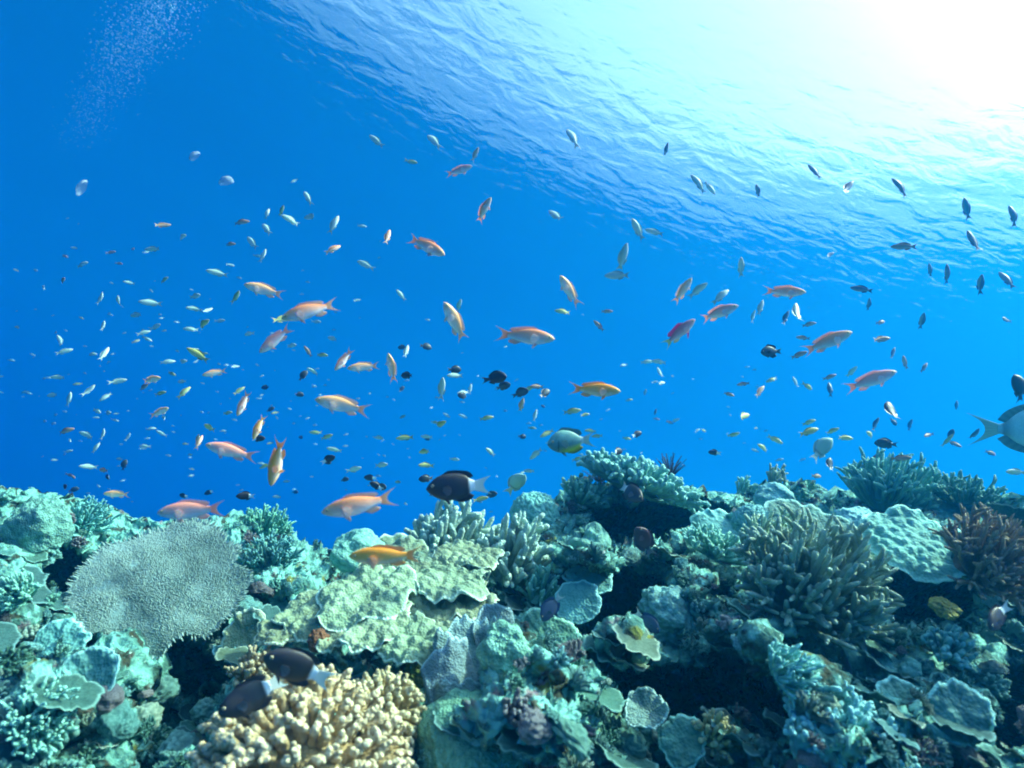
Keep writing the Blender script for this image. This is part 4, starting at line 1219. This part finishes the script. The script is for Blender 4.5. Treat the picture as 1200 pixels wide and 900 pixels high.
SMALL = {
    'p': ('silvery', small_fish('anthias', pig_anthias((.36, .52, .44), (.52, .66, .56), (.66, .76, .68), (.55, .58, .42)), (.42, .55, .46), (.34, .48, .4))),
    'o': ('orange', small_fish('anthias', pig_anthias((.80, .32, .12), (.90, .45, .24), (.92, .62, .48), (.9, .4, .15)), (.75, .45, .2), (.7, .35, .15))),
    'y': ('yellowish', small_fish('anthias', pig_anthias((.34, .36, .10), (.52, .54, .20), (.66, .66, .36), (.5, .45, .15)), (.45, .46, .15), (.3, .32, .1))),
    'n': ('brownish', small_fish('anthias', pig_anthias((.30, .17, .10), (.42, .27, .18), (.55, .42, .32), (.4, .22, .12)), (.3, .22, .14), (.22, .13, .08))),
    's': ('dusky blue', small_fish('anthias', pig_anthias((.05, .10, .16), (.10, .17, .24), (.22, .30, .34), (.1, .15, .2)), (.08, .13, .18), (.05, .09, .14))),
    'd': ('dark', small_fish('damsel', pig_halfhalf((.03, .045, .05), (.05, .07, .075)), (.05, .07, .075), (.03, .04, .045))),
    'b': ('black white-tailed', small_fish('halfhalf', pig_halfhalf((.02, .02, .022)), (.85, .88, .86), (.015, .015, .018))),
    'g': ('pale green', small_fish('damsel', pig_halfhalf((.30, .52, .42), (.45, .6, .5)), (.5, .62, .5), (.25, .42, .34), .15)),
}
SMESH = {}
FANCH = [(402, 475, 'the plump glowing fish'), (614, 394, 'the slender level orange fish'), (697, 457, 'the golden level fish'), (537, 570, 'the big half-white fish'), (669, 517, 'the yellow-bellied damselfish'),
         (325, 541, 'the head-down bright fish'), (363, 364, 'the deep orange pair'), (904, 412, 'the dark oval damselfish'), (796, 390, 'the magenta-finned fish'), (969, 401, 'the long pale orange fish'),
         (1020, 446, 'the angled pink fish'), (534, 379, 'the whitish steep fish'), (499, 288, 'the downward orange fish'), (177, 445, 'the grey-orange school fish'), (225, 598, 'the table coral fish'),
         (1040, 560, 'the crest thicket'), (745, 560, 'the ridge cap'), (1190, 500, 'the edge teal fish'), (150, 70, 'the bubble plume'), (538, 200, 'the rust orange fish'), (841, 367, 'the bent pinkish fish'), (1060, 290, 'the glare edge'), (421, 592, 'the low gliding orange fish')]
SRNG = random.Random(4)
GROUPS = {'p': 'silvery fish of the far school', 'o': 'small orange fish further off', 'y': 'yellowish fish of the far school', 'n': 'brownish fish further off', 's': 'dusky fish under the glare', 'd': 'small dark damselfish', 'b': 'small black fish with white tails', 'g': 'pale green damselfish'}
def small(code, px, py, lp, face=None, tilt=None):
    r = SRNG
    b = r.choice((-.35, -.1, .15, .4))
    if (code, b) not in SMESH: SMESH[(code, b)] = SMALL[code][1].mesh('small_fish', M_SMALL, fn=bend_fn(b))
    face = face or r.choice((1, 1, -1))
    tilt = r.gauss(0, 16) if tilt is None else tilt
    yaw = r.uniform(-40, 40)
    L = {'b': .055, 'd': .06, 'g': .09}.get(code, .066) * r.uniform(.85, 1.2)
    lp = lp * 1.08
    d = FOC * L * math.cos(RAD(yaw)) / lp
    lim = 9.5
    if py > crest_y(px) - 14: d = min(d, 1.75)
    if d > lim: d = lim
    L = lp * d / FOC / math.cos(RAD(yaw))
    nm = {'b': 'small_damselfish', 'd': 'small_damselfish', 'g': 'small_damselfish'}.get(code, 'small_reef_fish')
    o = obj(nm, SMESH[(code, b)])
    put(o, FP(px, py, d), fish_rot(tilt, face, yaw, r.uniform(-15, 15)), L)
    pose = 'nose-up ' if tilt > 32 else 'nose-down ' if tilt < -32 else 'slanting ' if abs(tilt) > 12 else 'level '
    sz = 'tiny ' if lp < 13 else 'little ' if lp < 19 else 'small '
    tag(o, place_label(sz + pose + SMALL[code][0] + ' fish', px, py, FANCH), 'fish', GROUPS[code])

LISTED = """
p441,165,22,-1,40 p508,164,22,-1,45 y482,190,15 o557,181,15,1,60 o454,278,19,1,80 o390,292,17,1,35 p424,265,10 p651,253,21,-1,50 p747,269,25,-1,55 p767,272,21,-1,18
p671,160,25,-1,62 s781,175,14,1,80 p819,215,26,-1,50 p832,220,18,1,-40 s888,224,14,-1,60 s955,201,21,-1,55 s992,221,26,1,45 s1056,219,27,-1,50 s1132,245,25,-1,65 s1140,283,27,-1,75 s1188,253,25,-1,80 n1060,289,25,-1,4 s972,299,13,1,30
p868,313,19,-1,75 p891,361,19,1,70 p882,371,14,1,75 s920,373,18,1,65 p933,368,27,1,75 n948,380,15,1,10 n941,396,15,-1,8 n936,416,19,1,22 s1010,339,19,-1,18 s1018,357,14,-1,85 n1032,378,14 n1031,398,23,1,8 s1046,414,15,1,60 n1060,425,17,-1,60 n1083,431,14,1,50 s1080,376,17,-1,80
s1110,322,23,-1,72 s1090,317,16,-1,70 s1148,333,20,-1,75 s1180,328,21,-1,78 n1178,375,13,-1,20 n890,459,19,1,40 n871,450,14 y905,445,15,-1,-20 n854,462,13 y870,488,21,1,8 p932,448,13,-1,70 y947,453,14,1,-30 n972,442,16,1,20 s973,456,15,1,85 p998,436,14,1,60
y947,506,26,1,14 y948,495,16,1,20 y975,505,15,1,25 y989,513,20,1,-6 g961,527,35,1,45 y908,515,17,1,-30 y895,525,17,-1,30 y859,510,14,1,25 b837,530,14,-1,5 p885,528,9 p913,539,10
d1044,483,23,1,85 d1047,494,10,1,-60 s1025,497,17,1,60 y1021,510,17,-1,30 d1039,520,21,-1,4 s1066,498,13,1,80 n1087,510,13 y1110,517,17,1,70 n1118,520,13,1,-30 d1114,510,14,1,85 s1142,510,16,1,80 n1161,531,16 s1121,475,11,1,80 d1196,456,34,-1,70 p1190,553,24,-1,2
n1027,537,22,1,40 n1055,537,18 d972,545,16,1,70 n957,558,14
p428,310,21,-1,25 p470,346,15,-1,50 y660,365,19,-1,5 n711,365,14,1,0 n702,382,17,-1,45 d472,407,11 d499,406,12 p476,412,15,1,80 p418,352,8 p538,358,14,1,70
d478,440,16,-1,0 d532,433,15,1,0 p533,440,16,-1,0 d580,443,26,1,10 d589,453,18,1,20 d610,460,18,1,20 y619,456,16,1,30 n629,453,15,-1,0 d638,461,14,1,35 p543,460,13 p518,455,24,1,82 d543,464,12 p551,456,12,1,80
o611,475,17,1,75 p627,487,14,1,75 y670,482,21,1,8 y570,490,16,1,10 y515,498,18,1,30 y499,545,15,-1,5 p500,512,14,-1,3 y475,513,20,-1,-4 p445,513,13,-1,0 p415,550,18,1,15 p447,545,16,1,10 y498,529,15,-1,-15 p533,538,11 p575,530,14,-1,45 g604,567,30,1,50 p620,552,12 y641,508,17,-1,-25 p628,532,18,-1,-45 y677,538,14,1,15 p543,488,11 p524,487,10,-1,30
p758,424,15,1,5 p772,424,15,-1,10 p731,428,9 p773,437,13,-1,70 p775,449,10 p756,460,8,1,80 n768,483,8,1,80 n785,495,9 p791,493,10 y692,505,13 y685,486,12 y735,514,10 b746,509,13,1,20 y700,511,13 n769,491,8
b434,560,15,-1,5 b441,569,15,-1,35 d404,562,10 b385,538,17,1,25 b303,514,15,1,5 b288,581,17,-1,5 b245,577,11,-1,-20 b215,581,11,-1,10 b127,559,11,-1,0 b75,571,11,1,30 d86,574,10 b723,529,14,1,0 d575,580,15 d500,561,17,-1,0 d447,571,13 d506,575,12,1,80 y563,585,18,1,15
p96,310,15,1,20 n73,329,13,1,20 p50,337,9 p118,350,15,1,70 p138,354,15,1,60 p177,355,21,-1,5 p160,369,17,-1,-5 p183,383,15,1,20 p168,390,13,1,20 p121,382,12,1,75 p75,412,16,1,20 p71,400,17,-1,55 p107,415,13 p122,415,16,1,80 p69,442,16,-1,0 p62,463,16,-1,-5 p104,458,17,1,50 p81,468,17,1,78 p138,447,19,1,12 p124,465,14,-1,-40 p114,482,13 p126,484,13 n168,454,15 y188,461,14,1,15 y215,460,16,1,50 p213,447,12 y201,438,12 y233,416,26,-1,35 p196,424,14 p213,424,15,1,8 y237,380,21,1,25 p224,386,15,-1,5 p229,347,16,1,5 p228,362,14,-1,8 p243,364,10,1,40 p255,320,21,-1,12 y192,328,14,1,20 p258,376,12,1,5 p291,391,12 p342,405,13,1,5 n361,412,15,-1,55 y377,416,15,1,-5 p390,397,14,-1,15 y277,348,16,1,50 y331,374,20,1,15 p371,377,11
p193,490,11 p103,510,20,-1,20 n76,505,19,1,15 p112,525,13,1,60 p104,547,16,-1,10 n83,557,12 n121,551,14 p121,509,13,1,80 p189,508,13,-1,30 p169,523,14,-1,0 y245,501,17,-1,20 o233,518,14,1,80 y311,546,14 y267,484,12 y280,458,13,1,40 d355,440,13,1,60 d312,454,11 d350,462,10 p367,435,14,-1,30 y370,507,14,-1,5 y383,512,15,1,20 p392,527,17,-1,15 p325,582,10 d145,545,12,1,80 o232,515,13,1,70 p150,512,10,1,60
n190,264,15,1,12 p212,278,16,1,12 p180,292,19,-1,-5 n282,260,19,1,5 n269,286,14,1,0 p295,284,20,-1,45 p312,268,19,-1,45 p341,258,19,-1,25 y330,247,12,1,50 p313,250,12,1,80 p360,231,18,-1,55 p345,212,9 p365,254,19,-1,0 p391,263,23,1,68 p308,300,17,1,70 n130,296,11 p302,300,10 n157,292,9 n140,309,9 n75,300,10
p730,302,30,1,78 p724,323,27,-1,5 p818,340,20,1,40 p845,347,24,1,38 s1188,560,0
"""
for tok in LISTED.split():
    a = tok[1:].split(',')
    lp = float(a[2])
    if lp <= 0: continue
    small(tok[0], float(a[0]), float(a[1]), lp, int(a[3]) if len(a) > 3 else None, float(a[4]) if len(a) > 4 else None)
R3 = random.Random(21)
def scatter(n, x0, x1, y0, y1, codes, a, b, wt=None):
    k = 0
    while k < n:
        px, py = R3.uniform(x0, x1), R3.uniform(y0, y1)
        if py > crest_y(px) - 16: continue
        small(R3.choice(codes), px, py, R3.uniform(a, b)); k += 1
scatter(52, 10, 340, 290, 575, 'pppy', 5, 10)
scatter(26, 300, 640, 450, 610, 'pyyd', 5, 10)
scatter(8, 640, 1000, 430, 540, 'yyp', 6.5, 10)

def distant_shoal():
    """the hundreds beyond the three hundred nearest: one far mass"""
    src = SMALL['p'][1]
    V, Cc = src.verts(), np.concatenate(src.c)
    Q = np.concatenate(src.q); T = np.concatenate(src.t)
    g = np.random.default_rng(33)
    mb = MB()
    k = 0
    while k < 190:
        px = g.normal(230, 150) if k % 3 else g.uniform(250, 900); py = g.normal(455, 85) if k % 3 else g.uniform(430, 570)
        if py > crest_y(px) - 16 or px < -60 or py < 240: continue
        d = g.uniform(6.5, 11); L = g.uniform(.05, .075)
        m = Matrix.Translation(FP(px, py, d)) @ fish_rot(g.normal(0, 18), 1 if g.random() < .55 else -1, g.uniform(-50, 50)).to_4x4() @ Matrix.Diagonal((L, L, L, 1))
        m = np.array(m)
        mb.add(V @ m[:3, :3].T + m[:3, 3], Q, T, Cc * g.uniform(.7, 1.05))
        k += 1
    o = obj('distant_fish_shoal', mb.mesh('distant_fish_shoal', M_SMALL))
    o.matrix_world = R4
    tag(o, 'far cloud of tiny pale fish fading into the blue', 'fish shoal', kind='stuff')
distant_shoal()

# ---- bubbles and drifting specks
def bubbles():
    m, nt, b = new_mat('air_bubble')
    b.inputs['Base Color'].default_value = (.55, .85, .95, 1)
    b.inputs['Roughness'].default_value = .08
    b.inputs['IOR'].default_value = 1.33
    b.inputs['Transmission Weight'].default_value = .35
    g = np.random.default_rng(9)
    mb = MB()
    n = 6500
    t = g.uniform(0, 1, n) ** .7
    px = np.interp(t, [0, .5, 1], [80, 150, 205]) + g.normal(0, 1, n) * np.interp(t, [0, 1], [16, 26])
    py = np.interp(t, [0, .5, 1], [165, 70, -30]) + g.normal(0, 16, n)
    d = g.normal(6.2, .4, n)
    P = np.stack([(px - 600) / FOC * d, d, -(py - 450) / FOC * d], 1)
    keep = g.uniform(-.5, .6, n) < noise3(P, .22, 77) + .5 * noise3(P, .09, 78)
    P, t = P[keep], t[keep]
    n = len(P)
    r = g.uniform(.0018, .0055, n) * (.45 + .8 * t)
    u = np.linspace(.05, math.pi - .05, 6); a = np.linspace(0, 2 * math.pi, 8, endpoint=False)
    s_ = np.stack([np.sin(u)[:, None] * np.cos(a)[None], np.sin(u)[:, None] * np.sin(a)[None], .62 * np.cos(u)[:, None] + 0 * a[None]], -1).reshape(-1, 3)
    ax = np.array(RM.transposed() @ Vector((0, 0, 1)))
    # flattened caps, wider across their rise
    b1 = nrm(np.cross(ax, np.array([0, 1., 0]))); b2 = np.cross(ax, b1)
    s_ = s_ @ np.stack([b1, b2, ax])
    v = (P[:, None] + s_[None] * r[:, None, None]).reshape(-1, 3)
    q = (grid_quads(6, 8, True)[None] + (np.arange(n) * 48)[:, None, None]).reshape(-1, 4)
    mb.add(v, q)
    o = obj('bubbles', mb.mesh('bubbles', m))
    o.matrix_world = R4
    tag(o, 'plume of fine air bubbles rising through the blue', 'bubbles', kind='stuff')
bubbles()
def specks():  # translucent blobs standing in for blurred backscatter particles
    m, nt, b = new_mat('backscatter_speck')
    b.inputs['Base Color'].default_value = (.55, .68, .75, 1); b.inputs['Roughness'].default_value = .4
    b.inputs['Transmission Weight'].default_value = .6; b.inputs['IOR'].default_value = 1.05
    for i, (px, py, w, h, tl, lab) in enumerate(((265, 213, 15, 12, 10, 'round pale backscatter speck drifting below the bubble plume'), (228, 183, 13, 9, 40, 'oval pale backscatter speck drifting just above the round one'), (96, 220, 18, 8, 60, 'long pale backscatter speck drifting near the dark blue edge'))):
        d = 1.2
        mb = dome(820 + i, .5, .5, .1, .6, .15, 16, 24)
        mb2 = MB()
        for v, c in zip(mb.v, mb.c):
            pass
        o = obj('backscatter_speck', mb.mesh('backscatter_speck', m))
        L = w / FOC * d
        o.matrix_world = R4 @ Matrix.Translation(FP(px, py, d)) @ Ry(-tl).to_4x4() @ Matrix.Diagonal((L, L * .6, L * h / w, 1))
        tag(o, lab, 'plankton', 'drifting backscatter specks')
specks()
